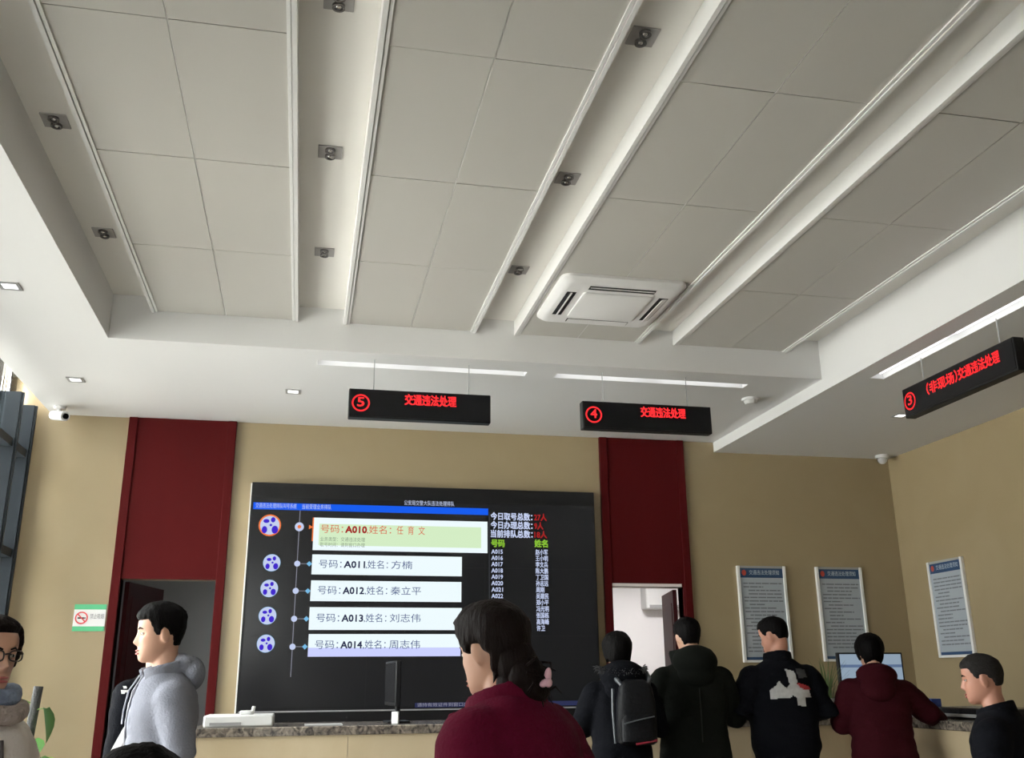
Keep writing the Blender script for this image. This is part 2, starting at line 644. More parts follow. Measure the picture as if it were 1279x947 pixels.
def downlight(x, y, z, label, rz=0.0):
    o = tag(empty('square_downlight', (x, y, z), rz, local=True), label, 'lamp', 'square downlights in the soffit')
    t = MB()
    a, b = 0.062, 0.042
    for s in ((-a, a, -a, -b), (-a, a, b, a), (-a, -b, -b, b), (b, a, -b, b)):
        t.box(*s, -0.006, 0.0)
    t.build('trim_ring', mat('downlight_trim', (0.4, 0.4, 0.4), 0.35, metal=0.5), o)
    MB().box(-b, b, -b, b, -0.003, -0.001).build('lamp_face', lit('downlight_lit', (1, 0.99, 0.97), 2.2), o)
    return o


downlight(-1.85, 5.92, Z_SOF, 'square lit downlight in the left soffit nearest the camera')
downlight(-1.87, 7.86, Z_SOF, 'square lit downlight in the soffit corner above the left wall camera')
downlight(-0.18, 7.89, Z_SOF, 'square lit downlight in the soffit between red door panel and sign 5')
downlight(5.09, 7.35, Z_SOFR, 'small lit downlight in the right soffit beside the sign numbered 3')


def twin_spot(x, y, label):
    z = Z_TOP
    o = tag(empty('twin_spotlight', (x, y, z), 0, local=True), label, 'spotlight', 'unlit twin spotlights in the ceiling channels')
    t = MB()
    s = 0.062
    t.box(-s, s, -s, s, -0.008, 0)
    t.build('plate', LAMPG, o, bevel=0.003)
    for dy in (-0.03, 0.03):
        k = MB()
        n = 18
        r1, r2 = 0.027, 0.019
        ring = lambda r, zz: [(r * math.cos(2 * math.pi * i / n), dy + r * math.sin(2 * math.pi * i / n), zz) for i in range(n)]
        k.loft([ring(r1, -0.006), ring(r1, -0.02), ring(r2, -0.02), ring(r2, -0.010)], True)
        g = k.build('spot_head', LAMPD, o, smooth=True)
        MB().ell((0, dy, -0.013), 0.013, 0.013, 0.007).build('bulb', CHROME, g, smooth=True)
    return o


for y, nm in ((3.34, 'nearest'), (4.54, 'middle'), (5.79, 'farthest')):
    twin_spot(0.01, y, 'unlit twin spotlight, %s of three in the second ceiling channel from the left' % nm)
for y, nm in ((3.32, 'nearest'), (4.57, 'middle'), (5.83, 'farthest')):
    twin_spot(1.30, y, 'unlit twin spotlight, %s of three in the channel left of the air conditioner' % nm)
for y, nm in ((4.5, 'nearer'), (5.76, 'farther')):
    twin_spot(-1.32, y, 'unlit twin spotlight, %s of two in the leftmost ceiling channel' % nm)

# ---- ceiling air conditioner cassette
ac = tag(empty('ceiling_air_conditioner', (1.98, 5.98, Z_PAN)), 'square white cassette air conditioner mounted in the grey panelled ceiling', 'air conditioner')


def rrect(cx, cy, hx, hy, r, z, n=6):
    pts = []
    for qx, qy, a0 in ((1, 1, 0), (-1, 1, 90), (-1, -1, 180), (1, -1, 270)):
        for k in range(n + 1):
            a = R(a0 + 90 * k / n)
            pts.append((cx + qx * (hx - r) + r * math.cos(a), cy + qy * (hy - r) + r * math.sin(a), z))
    return pts


cx, cy = 1.975, 5.98
hx, hy = 0.435, 0.405
mb = MB()
# frame: outer skirt, lower flange with the shade of four slots painted on as black strips
mb.loft([rrect(cx, cy, hx, hy, 0.07, Z_PAN + 0.0), rrect(cx, cy, hx, hy, 0.07, Z_PAN - 0.02), rrect(cx, cy, hx - 0.03, hy - 0.03, 0.06, Z_PAN - 0.048),
         rrect(cx, cy, hx - 0.07, hy - 0.07, 0.05, Z_PAN - 0.052)], True)
mb.build('frame', mat('ac_white', (0.77, 0.76, 0.75), 0.4), ac, smooth=True)
mb = MB()
mb.loft([rrect(cx, cy, 0.245, 0.225, 0.02, Z_PAN - 0.05), rrect(cx, cy, 0.245, 0.225, 0.02, Z_PAN - 0.062), rrect(cx, cy, 0.235, 0.215, 0.02, Z_PAN - 0.066)], True)
mb.build('intake_grille', mat('ac_grille', (0.72, 0.71, 0.70), 0.45), ac, smooth=True)
for k, (vx, vy, sx, sy) in enumerate(((cx - 0.325, cy, 0.065, 0.42), (cx + 0.325, cy, 0.065, 0.42), (cx, cy - 0.30, 0.46, 0.06), (cx, cy + 0.30, 0.46, 0.06))):
    v = MB().box(vx - sx / 2, vx + sx / 2, vy - sy / 2, vy + sy / 2, Z_PAN - 0.0535, Z_PAN - 0.0505).build('air_slot', BLACKP, ac)
    wide = 0.055 if k == 3 else (0.040 if k == 1 else 0.010)
    off = 0.0 if k == 3 else 0.008
    t = MB()
    if sx < sy:
        t.obox(Matrix.Translation((vx + (off if k == 1 else 0), vy, Z_PAN - 0.058)) @ Matrix.Rotation(R(-14 if k == 1 else 0), 4, 'Y'), wide, sy * 0.97, 0.005)
    else:
        t.obox(Matrix.Translation((vx, vy - (off if k == 2 else 0), Z_PAN - 0.056)), sx * 0.97, wide, 0.004)
    t.build('louvre', MATS['ac_white'], v)

# ---- smoke detector and cameras
sm = tag(empty('smoke_detector', (3.70, 7.42, Z_SOF)), 'round white smoke detector on the soffit right of the sign numbered 4', 'smoke detector')
MB().cyl((3.70, 7.42), 0.075, Z_SOF - 0.02, Z_SOF, 28).build('base', WHITEP, sm, smooth=True)
MB().cyl((3.70, 7.42), 0.045, Z_SOF - 0.05, Z_SOF - 0.02, 28, r2=0.062).build('sensor_head', WHITEP, sm, smooth=True)

cl = tag(empty('security_camera', (-2.17, 8.72, Z_SOF)), 'white security camera under the soffit in the left back corner', 'camera')
MB().cyl((-2.17, 8.72), 0.05, Z_SOF - 0.025, Z_SOF, 24).build('mount', WHITEP, cl, smooth=True)
t = MB().tube([(-2.17, 8.72, Z_SOF - 0.02), (-2.17, 8.70, Z_SOF - 0.07)], 0.018, 10)
t.build('bracket', WHITEP, cl, smooth=True)
t = MB().tube([(-2.22, 8.74, Z_SOF - 0.075), (-2.09, 8.60, Z_SOF - 0.115)], 0.042, 20)
cb = t.build('body', WHITEP, cl, smooth=True)
MB().tube([(-2.09, 8.60, Z_SOF - 0.115), (-2.08, 8.589, Z_SOF - 0.118)], 0.024, 20).build('lens', BLACKP, cb, smooth=True)

cr = tag(empty('dome_camera', (5.84, 8.84, Z_SOFR)), 'small white dome camera under the soffit in the right back corner', 'camera')
MB().cyl((5.84, 8.84), 0.07, Z_SOFR - 0.03, Z_SOFR, 24).build('base', WHITEP, cr, smooth=True)
MB().ell((5.84, 8.84, Z_SOFR - 0.04), 0.052, 0.052, 0.052).build('dome', mat('dome_grey', (0.5, 0.5, 0.5), 0.15), cr, smooth=True)

# ---- hanging LED signs
LEDRED = lit('led_red', (1.0, 0.03, 0.035), 1.3)


def led_sign(cxy, length, z0, z1, rz, zs, digit, words, label, wx0, wx1, wz, hang):
    o = tag(empty('hanging_led_sign', (cxy[0], cxy[1], z0), rz, local=True), label, 'sign', 'hanging LED counter signs')
    h = z1 - z0
    L = length / 2
    t = MB().box(-L, L, -0.04, 0.04, 0, h)
    b = t.build('case', BLACKP, o, bevel=0.006)
    MB().box(-L + 0.012, L - 0.012, -0.044, -0.04, 0.012, h - 0.012).build('display_face', mat('led_face', (0.006, 0.006, 0.007), 0.5, spec=0.15), b)
    t = MB()
    n = 32
    ccx, ccz, ro, ri = -L + 0.088, h / 2, 0.066, 0.054
    ring = lambda r: [(ccx + r * math.cos(2 * math.pi * i / n), -0.047, ccz + r * math.sin(2 * math.pi * i / n)) for i in range(n)]
    t.loft([ring(ro), ring(ri)], False)
    text_wall(t, digit, 0.10, ccx - 0.025, ccz + 0.004, -0.047, bold=0.0016, width=0.050)
    t.build('window_number', LEDRED, b)
    chunks = words.split('|')
    total = sum(len(c) for c in chunks)
    xa = wx0
    for c in chunks:
        t = MB()
        w = (wx1 - wx0) * len(c) / total
        text_wall(t, c, 0.088, xa, wz, -0.047, bold=0.0022, width=w - (0.012 if len(chunks) > 1 else 0))
        t.build('lettering', LEDRED, b)
        xa += w
    for hx_ in hang:
        t = MB().tube([(hx_, 0, h), (hx_, 0, zs - z0)], 0.004, 8)
        t.build('hanger_rod', STEEL, o)
    return o


led_sign((0.776, 6.94), 1.062, 3.205, 3.425, 0, Z_SOF, '5', '交通违法处理', 'black hanging LED sign with red digit 5 in front of the video wall', -0.12, 0.265, 0.145, (-0.35, 0.37))
led_sign((2.56, 6.94), 1.062, 3.20, 3.42, 0, Z_SOF, '4', '交通违法处理', 'black hanging LED sign with red digit 4 by the right red door panel', -0.06, 0.31, 0.145, (-0.35, 0.35))
led_sign((4.30, 5.50), 1.19, 3.165, 3.385, R(-90), Z_SOFR, '3', '（非现场）|交通违法处理', 'black hanging LED sign with red digit 3 along the right counter', -0.30, 0.47, 0.13, (-0.38, 0.43))

# ================================================================== VIDEO WALL
YT = 8.88
vw = tag(empty('video_wall', (1.09, YT, 0.86)), 'large black video wall showing a queue list, on the back wall', 'screen')
MB().box(-0.512, 2.70, YT + 0.004, YB - 0.002, 0.86, 3.09).build('casing', mat('casing_black', (0.008, 0.008, 0.009), 0.35, spec=0.25), vw, bevel=0.004)
MB().box(-0.524, -0.512, YT + 0.01, YB - 0.002, 0.86, 3.08).build('side_strip', ALU, vw)
px0, pw, pz1, ph = -0.494, 1.060, 2.955, 0.606
panels = {}
for i in range(3):
    for j in range(3):
        a, z1 = px0 + i * pw, pz1 - j * ph
        panels[i, j] = MB().box(a + 0.0015, a + pw - 0.0015, YT, YT + 0.004, z1 - ph + 0.0015, z1 - 0.0015).build('display_panel', SCRBLK, vw)
MB().box(px0, px0 + 3 * pw, YT - 0.004, YT + 0.004, 1.112, 1.124).build('lower_edge', mat('edge_grey', (0.3, 0.3, 0.31), 0.3), vw)

ui = {
    'white': lit('ui_white', (0.86, 0.97, 1.0), 1.0), 'green': lit('ui_green', (0.78, 1.0, 0.66), 0.85), 'blue': lit('ui_blue', (0.01, 0.11, 0.85), 1.0),
    'lblue': lit('ui_light_blue', (0.22, 0.55, 0.85), 0.9), 'red': lit('ui_red', (0.85, 0.12, 0.05), 0.8), 'navy': lit('ui_navy', (0.10, 0.16, 0.42), 0.6),
    'ink': lit('ui_ink', (0.05, 0.06, 0.16), 0.5), 'pale': lit('ui_pale', (0.62, 0.70, 0.95), 0.9), 'lime': lit('ui_lime', (0.30, 0.62, 0.05), 0.8),
    'dred': lit('ui_dark_red', (0.45, 0.02, 0.02), 0.8), 'line': lit('ui_line', (0.55, 0.55, 0.68), 0.5), 'orange': lit('ui_orange', (0.95, 0.22, 0.06), 0.9),
    'indigo': lit('ui_indigo', (0.07, 0.03, 0.75), 0.8), 'lilac': lit('ui_lilac', (0.60, 0.64, 1.0), 1.0), 'greyg': lit('ui_grey_green', (0.32, 0.42, 0.30), 0.7),
    'slate': lit('ui_slate', (0.20, 0.22, 0.26), 0.35)}
UIK = list(ui)


class UI:
    def __init__(self):
        self.mb = MB()
        self.keys = []

    def mi(self, k):
        if k not in self.keys:
            self.keys.append(k)
        return self.keys.index(k)

    def rect(self, x0, x1, z0, z1, k, d=0.001):
        y = YT - d
        self.mb.add([(x0, y, z0), (x1, y, z0), (x1, y, z1), (x0, y, z1)], [(0, 1, 2, 3)], self.mi(k))

    def disc(self, x, z, rx, k, d=0.002, rz=None, n=24):
        y = YT - d
        rz = rz or rx
        self.mb.add([(x + rx * math.cos(2 * math.pi * i / n), y, z + rz * math.sin(2 * math.pi * i / n)) for i in range(n)], [tuple(range(n))], self.mi(k))

    def text(self, s, size, x, z, k, d=0.003, bold=0.0, width=None):
        text_wall(self.mb, s, size, x, z, YT - d, 'LEFT', bold, self.mi(k), width)

    def build(self, name):
        return self.mb.build(name, [ui[k] for k in self.keys], vw)


u = UI()
u.rect(-0.49, 1.655, 2.842, 2.905, 'blue')
u.text('交通违法处理排队叫号系统', 0.05, -0.47, 2.874, 'pale', width=0.36)
u.text('当前受理业务排队', 0.05, -0.06, 2.874, 'pale', width=0.26)
u.build('title_bar')
u = UI()
u.text('公安局交警大队违法处理排队', 0.05, 0.862, 2.935, 'pale', width=0.47)
u.build('screen_title')
ROWS = [(0.052, 1.648, 2.487, 2.78), (0.053, 1.408, 2.272, 2.449), (0.054, 1.405, 2.04, 2.22), (0.054, 1.41, 1.793, 1.988), (0.058, 1.40, 1.567, 1.758)]
NAMES = [('A010', '任育文'), ('A011', '方楠'), ('A012', '秦立平'), ('A013', '刘志伟'), ('A014', '周志伟')]
for i, ((x0, x1, z0, z1), (num, nm)) in enumerate(zip(ROWS, NAMES)):
    u = UI()
    u.rect(x0, x1, z0, z1, 'white')
    zc = (z0 + z1) / 2
    if i == 0:
        u.rect(x0 + 0.05, x1 - 0.06, z0 + 0.045, z1 - 0.055, 'green', 0.002)
        u.rect(x0 - 0.012, x0, z0 + 0.08, z1, 'orange')
        zc = 2.675
        u.text('号码：', 0.082, 0.115, zc, 'red', width=0.20)
        u.text(num, 0.085, 0.337, zc, 'dred', bold=0.003, width=0.19)
        u.text(',姓名：', 0.082, 0.53, zc, 'red', width=0.22)
        u.text('任  育  文', 0.085, 0.80, zc, 'red', width=0.26)
        u.text('业务类型：交通违法处理', 0.042, 0.115, 2.585, 'greyg', width=0.40)
        u.text('取号时间：请到窗口办理', 0.042, 0.115, 2.535, 'greyg', width=0.40)
    else:
        if i == 4:
            u.rect(x0, x1, z0, z0 + 0.075, 'lilac', 0.0015)
        u.text('号码：', 0.08, 0.115, zc, 'navy', width=0.20)
        u.text(num, 0.084, 0.337, zc, 'ink', bold=0.0022, width=0.185)
        u.text(',姓名：', 0.08, 0.53, zc, 'navy', width=0.20)
        u.text(nm, 0.08, 0.76, zc, 'navy', width=0.085 * len(nm) + 0.02)
    u.build('queue_row')
u = UI()
u.rect(-0.079, -0.073, 1.40, 2.84, 'line')
for i, z in enumerate((2.693, 2.365, 2.127, 1.887, 1.651)):
    if i == 0:
        u.disc(-0.075, z, 0.040, 'pale')
        u.disc(-0.075, z, 0.016, 'orange', 0.003)
        u.disc(0.022, z, 0.024, 'orange', 0.002, n=3)
    else:
        u.disc(-0.075, z, 0.026, 'pale')
        u.disc(0.03, z, 0.024, 'lblue', 0.002, n=4)
        u.rect(-0.05, 0.03, z - 0.002, z + 0.002, 'line')
u.build('timeline')
for i, (x, z) in enumerate(((-0.334, 2.701), (-0.296, 2.369), (-0.303, 2.146), (-0.303, 1.913), (-0.302, 1.678))):
    u = UI()
    r = 0.098 if i == 0 else 0.076
    u.disc(x, z, r * 1.0, 'orange' if i == 0 else 'lblue', 0.001)
    u.disc(x, z, r * (0.86 if i == 0 else 0.97), 'pale', 0.002)
    q = r * 0.9
    u.disc(x - 0.36 * q, z + 0.42 * q, 0.30 * q, 'indigo', 0.003, 0.20 * q)
    u.disc(x + 0.30 * q, z + 0.56 * q, 0.22 * q, 'indigo', 0.003, 0.27 * q)
    u.disc(x - 0.50 * q, z - 0.46 * q, 0.27 * q, 'indigo', 0.003, 0.36 * q)
    u.disc(x + 0.52 * q, z - 0.44 * q, 0.32 * q, 'indigo', 0.003, 0.40 * q)
    u.disc(x + 0.10 * q, z + 0.02 * q, 0.13 * q, 'indigo', 0.003)
    u.build('queue_icon')
u = UI()
u.rect(1.663, 1.667, 1.55, 2.87, 'slate')
for k, (s, v) in enumerate((('今日取号总数：', '27人'), ('今日办理总数：', '9人'), ('当前排队总数：', '18人'))):
    z = 2.828 - 0.082 * k
    u.text(s, 0.075, 1.68, z, 'pale', bold=0.002, width=0.40)
    u.text(v, 0.075, 2.10, z, 'dred', bold=0.002, width=0.12 if k != 1 else 0.085)
u.text('号码', 0.075, 1.685, 2.575, 'lime', bold=0.003, width=0.125)
u.text('姓名', 0.075, 2.10, 2.580, 'lime', bold=0.003, width=0.125)
LST = ['赵小军', '王小明', '李文兵', '陈大鹏', '丁卫国', '孙志远', '周刚', '吴建民', '郑小平', '冯光明', '张国栋', '高海峰', '许卫']
for k, s in enumerate(LST):
    z = 2.500 - 0.0578 * k
    u.text('A%03d' % (15 + k), 0.055, 1.685, z, 'pale', bold=0.001, width=0.107)
    u.text(s, 0.055, 2.107, z, 'pale', bold=0.001, width=0.039 * len(s))
u.build('waiting_list')
u = UI()
u.rect(1.0, 2.66, 1.135, 1.175, 'ink')
u.text('请持有效证件到窗口办理', 0.035, 1.02, 1.155, 'line', width=0.5)
u.build('status_bar')

# ================================================================== WALL BOARDS AND SIGNS
BLUEH = mat('board_blue', (0.02, 0.06, 0.14), 0.3)
BOARDF = mat('board_face', (0.36, 0.40, 0.44), 0.35, var=0.03)
BOARDT = mat('board_text', (0.16, 0.17, 0.19), 0.5)


def wall_board(origin, rz, w, h, label, dark):
    o = tag(empty('notice_board', origin, rz, local=True), label, 'notice board', 'framed notice boards behind the counters')
    MB().box(0.028, w - 0.028, -0.018, 0.0, 0.02, h - 0.02).build('board_face', BOARDF, o)
    for a in (0.0, w - 0.03):
        MB().box(a, a + 0.03, -0.032, 0, 0, h).build('side_rail', ALU, o, bevel=0.004)
    MB().box(0.03, w - 0.03, -0.026, 0, 0.0, 0.022).build('end_rail', ALU, o)
    MB().box(0.03, w - 0.03, -0.026, 0, h - 0.022, h).build('end_rail', GREYP, o)
    MB().box(0.028, w - 0.028, -0.0195, -0.018, h - 0.115, h - 0.022).build('header_band', BLUEH, o)
    t = MB()
    n = 20
    t.add([(0.075 + 0.024 * math.cos(2 * math.pi * i / n), -0.0205, h - 0.067 + 0.028 * math.sin(2 * math.pi * i / n)) for i in range(n)], [tuple(range(n))])
    t.build('emblem', mat('emblem_red', (0.42, 0.06, 0.04), 0.4), o)
    t = MB()
    text_wall(t, '交通违法处理须知', 0.05, 0.13, h - 0.067, -0.0205, width=w - 0.2)
    t.build('heading', mat('heading_white', (0.55, 0.62, 0.68), 0.5), o)
    MB().box(0.028, w - 0.028, -0.0195, -0.018, 0.022, 0.05).build('footer_band', BLUEH, o)
    t = MB()
    rnd = random.Random(int(dark))
    z = h - 0.17
    while z > 0.10:
        x = 0.06 + rnd.choice((0, 0, 0.05))
        end = w - 0.05 - rnd.choice((0, 0.01, 0.08, 0.2))
        while x < end:
            l = rnd.uniform(0.03, 0.10)
            t.box(x, min(end, x + l), -0.0188, -0.018, z - 0.006, z + 0.006)
            x += l + 0.008
        z -= 0.034
    t.build('text_lines', BOARDT, o)
    return o


wall_board((4.172, YB, 1.50), 0, 0.52, 0.92, 'blue headed notice board on the back wall, behind the person in the printed black jacket', 1)
wall_board((5.022, YB, 1.505), 0, 0.51, 0.915, 'blue headed notice board on the back wall, behind the person in the maroon hooded jacket', 2)
wall_board((XR, 8.545, 1.525), R(-90), 0.53, 0.90, 'blue headed notice board hanging alone on the right side wall', 3)

ns = tag(empty('no_smoking_sign', (-1.78, YB, 1.78)), 'small green and white no smoking sign on the cream wall left of the red doorway', 'sign')
MB().box(-1.907, -1.652, YB - 0.008, YB, 1.785, 2.008).build('sign_plate', mat('sign_white', (0.8, 0.8, 0.8), 0.4), ns)
gr = mat('sign_green', (0.08, 0.42, 0.20), 0.4)
MB().box(-1.907, -1.652, YB - 0.0095, YB - 0.008, 1.965, 2.008).build('colour_band', gr, ns)
MB().box(-1.907, -1.652, YB - 0.0095, YB - 0.008, 1.785, 1.825).build('colour_band', gr, ns)
t = MB()
n = 28
c0, z0_ = -1.843, 1.895
ring = lambda r: [(c0 + r * math.cos(2 * math.pi * i / n), YB - 0.0100, z0_ + r * math.sin(2 * math.pi * i / n)) for i in range(n)]
t.loft([ring(0.052), ring(0.041)], False)
t.obox(Matrix.Translation((c0, YB - 0.0100, z0_)) @ Matrix.Rotation(R(45), 4, 'Y'), 0.09, 0.001, 0.010)
t.build('prohibition_ring', mat('sign_red', (0.62, 0.06, 0.07), 0.4), ns)
t = MB()
t.box(c0 - 0.03, c0 + 0.022, YB - 0.0096, YB - 0.008, z0_ - 0.007, z0_ + 0.005)
t.box(c0 + 0.024, c0 + 0.032, YB - 0.0096, YB - 0.008, z0_ - 0.007, z0_ + 0.005)
t.build('cigarette_symbol', BLACKP, ns)
t = MB()
text_wall(t, '禁止吸烟', 0.048, -1.775, 1.905, YB - 0.0095, width=0.11)
t.build('lettering', mat('sign_text', (0.25, 0.25, 0.27), 0.5), ns)

aw = tag(empty('wall_air_conditioner', (3.9, 11.9, 2.2)), 'white wall unit seen at the top right of the bright right doorway', 'air conditioner')
MB().box(4.22, 4.95, 11.78, 12.0, 2.20, 2.48).build('case', WHITEP, aw, bevel=0.02)
MB().box(4.26, 4.91, 11.772, 11.79, 2.215, 2.25).build('outlet', GREYP, aw)

# ================================================================== COUNTERS
ZC0, ZC1 = 1.02, 1.077
CY, CXF = 6.86, 4.15
ct = tag(empty('service_counter', (1.8, 7.1, 0)), 'L-shaped cream marble service counter with a dark granite top', 'counter')
t = MB()
t.add([(-0.66, CY - 0.02, ZC0), (CXF - 0.02, CY - 0.02, ZC0), (CXF - 0.02, 2.3, ZC0), (CXF + 0.68, 2.3, ZC0), (CXF + 0.68, CY + 0.70, ZC0), (-0.66, CY + 0.70, ZC0),
       (-0.66, CY - 0.02, ZC1), (CXF - 0.02, CY - 0.02, ZC1), (CXF - 0.02, 2.3, ZC1), (CXF + 0.68, 2.3, ZC1), (CXF + 0.68, CY + 0.70, ZC1), (-0.66, CY + 0.70, ZC1)],
      [(0, 5, 4, 3, 2, 1), (6, 7, 8, 9, 10, 11)] + [(i, (i + 1) % 6, 6 + (i + 1) % 6, 6 + i) for i in range(6)])
t.build('granite_top', GRANITE, ct, bevel=0.006)
MB().box(-0.60, CXF + 0.62, CY + 0.035, CY + 0.64, 0.10, ZC0).box(CXF + 0.035, CXF + 0.62, 2.36, CY + 0.64, 0.10, ZC0).build('carcass', mat('carcass_board', (0.4, 0.33, 0.24), 0.7), ct)
MB().box(-0.58, CXF + 0.06, CY + 0.06, CY + 0.10, 0.0, 0.10).box(CXF + 0.06, CXF + 0.10, 2.4, CY + 0.1, 0.0, 0.10).build('plinth', BLACKP, ct)
nx = 5
for k in range(nx):
    a = -0.62 + k * (CXF + 0.62) / nx
    b = -0.62 + (k + 1) * (CXF + 0.62) / nx
    MB().box(a + 0.0015, b - 0.0015, CY, CY + 0.03, 0.08, ZC0).build('marble_panel', CMARBLE, ct)
for k in range(4):
    b = CY - k * 1.13
    a = max(2.33, b - 1.13)
    MB().box(CXF, CXF + 0.03, a + 0.0015, b - 0.0015, 0.08, ZC0).build('marble_panel', CMARBLE, ct)
MB().box(-0.65, -0.62, CY, CY + 0.64, 0.0, ZC0).build('end_panel', CMARBLE, ct)


def put(o, label, cat, group=None):
    return tag(o, label, cat, group)


# white printer-like box at the left counter end
o = put(empty('white_printer', (-0.37, 7.12, ZC1)), 'low white printer box on the left end of the granite counter', 'printer')
MB().box(-0.60, -0.155, 6.93, 7.28, ZC1, ZC1 + 0.075).build('case', WHITEP, o, bevel=0.012)
MB().box(-0.56, -0.36, 6.925, 6.93, ZC1 + 0.012, ZC1 + 0.03).build('paper_slot', GREYP, o)
MB().box(-0.38, -0.30, 7.02, 7.10, ZC1 + 0.075, ZC1 + 0.10).build('lid_knob', WHITEP, o, bevel=0.008)
MB().tube([(-0.30, 7.06, ZC1 + 0.075), (-0.29, 7.05, ZC1 + 0.125)], 0.012, 10).build('plug', WHITEP, o, smooth=True)

# monitor seen edge-on
o = put(empty('edge_on_monitor', (0.66, 7.2, ZC1)), 'black monitor seen edge-on on the counter before the video wall', 'monitor')
mt = Matrix.Translation((0.648, 7.16, ZC1 + 0.265)) @ Matrix.Rotation(R(-86), 4, 'Z')
b = MB().obox(mt, 0.47, 0.04, 0.30).build('screen_case', BLACKP, o, bevel=0.008)
MB().obox(mt @ Matrix.Translation((0, -0.021, 0.005)), 0.44, 0.003, 0.26).build('display', SCRBLK, b)
MB().obox(Matrix.Translation((0.685, 7.16, ZC1 + 0.09)) @ Matrix.Rotation(R(-86), 4, 'Z'), 0.06, 0.03, 0.18).build('stand', BLACKP, o, bevel=0.005)
MB().obox(Matrix.Translation((0.68, 7.16, ZC1 + 0.008)) @ Matrix.Rotation(R(-86), 4, 'Z'), 0.22, 0.16, 0.016).build('base', BLACKP, o, bevel=0.005)
o = put(MB().obox(Matrix.Translation((0.655, 6.99, ZC1 + 0.04)) @ Matrix.Rotation(R(-20), 4, 'Z'), 0.05, 0.02, 0.08).build('white_adapter', WHITEP, None, bevel=0.005), 'small white adapter block at the foot of the edge-on monitor', 'adapter')

# papers and glass clutter
o = put(MB().box(0.05, 0.30, 6.95, 7.15, ZC1, ZC1 + 0.006).build('paper_sheet', mat('paper', (0.42, 0.42, 0.42), 0.7)), 'grey paper sheets lying on the counter left of the monitor', 'paper')

# monitor facing the hall, behind the maroon jacket
o = put(empty('desk_monitor', (4.52, 7.38, ZC1)), 'lit desk monitor on the counter corner behind the maroon jacketed person', 'monitor')
mt = Matrix.Translation((4.515, 7.36, 1.365)) @ Matrix.Rotation(R(3), 4, 'Z')
b = MB().obox(mt, 0.60, 0.035, 0.36).build('screen_case', BLACKP, o, bevel=0.006)
d = MB().obox(mt @ Matrix.Translation((0, -0.0185, 0.006)), 0.566, 0.002, 0.322).build('display', lit('desk_display', (0.48, 0.62, 0.78), 0.55), b)
d = MB()
d.obox(mt @ Matrix.Translation((0, -0.0200, 0.075)), 0.566, 0.001, 0.022)
d.obox(mt @ Matrix.Translation((0, -0.0200, -0.09)), 0.566, 0.001, 0.09)
d.build('window_bar', lit('desk_display_bar', (0.20, 0.30, 0.52), 0.5), b)
MB().box(4.48, 4.55, 7.37, 7.40, ZC1, 1.25).build('stand', BLACKP, o)
MB().box(4.38, 4.65, 7.29, 7.47, ZC1, ZC1 + 0.014).build('base', BLACKP, o, bevel=0.005)
MB().ell((4.86, 7.33, 1.262), 0.028, 0.028, 0.028).build('webcam', BLACKP, o, smooth=True)

o = put(empty('card_reader', (3.0, 7.0, ZC1)), 'black box device on the counter between the parka and the printed jacket', 'device')
MB().box(2.98, 3.22, 6.92, 7.12, ZC1, ZC1 + 0.105).build('case', BLACKP, o, bevel=0.01)
MB().box(3.0, 3.2, 6.916, 6.922, ZC1 + 0.03, ZC1 + 0.05).build('slot', GREYP, o)

o = put(empty('low_black_printer', (4.5, 5.85, ZC1)), 'low black printer on the right counter beside the person seated at the right counter', 'printer')
MB().box(4.36, 4.72, 5.62, 6.42, ZC1, ZC1 + 0.075).build('case', mat('gloss_black', (0.012, 0.012, 0.013), 0.22), o, bevel=0.01)
MB().box(4.352, 4.36, 5.70, 6.34, ZC1 + 0.015, ZC1 + 0.035).build('paper_slot', GREYP, o)
o = put(MB().box(4.42, 4.50, 6.47, 6.56, ZC1, ZC1 + 0.125).build('blue_box', mat('blue_card', (0.03, 0.07, 0.30), 0.5), None, bevel=0.004), 'small blue box on the right counter at the maroon sleeve', 'box')
o = put(MB().box(4.20, 4.36, 6.52, 6.74, ZC1, ZC1 + 0.012).build('white_notepad', WHITEP, None, bevel=0.003), 'white notepad on the counter under the maroon sleeve', 'notepad')


# ---- plants
LEAF = mat('leaf_green', (0.06, 0.17, 0.035), 0.4, var=0.35, vscale=9)
LEAFL = mat('leaf_light_green', (0.22, 0.42, 0.04), 0.4, var=0.2, vscale=9)
STEM = mat('stem_green', (0.12, 0.20, 0.05), 0.6)


def heart_leaf(L, W):
    t = MB()
    prof = [(0.0, 0.0), (0.06, 0.30), (0.2, 0.46), (0.38, 0.5), (0.58, 0.42), (0.78, 0.24), (0.92, 0.09), (1.0, 0.0)]
    mid = [(0, L * a, -0.35 * L * a * a) for a, _ in prof]
    vs, fs = [], []
    for (a, wv), mpt in zip(prof, mid):
        back = 0.10 * L if 0 < a < 0.15 else 0
        vs += [(-wv * W, mpt[1] - back, mpt[2] + wv * W * 0.25), mpt, (wv * W, mpt[1] - back, mpt[2] + wv * W * 0.25)]
    for i in range(len(prof) - 1):
        for j in (0, 1):
            fs.append((i * 3 + j, i * 3 + j + 1, i * 3 + j + 4, i * 3 + j + 3))
    t.add(vs, fs)
    return t


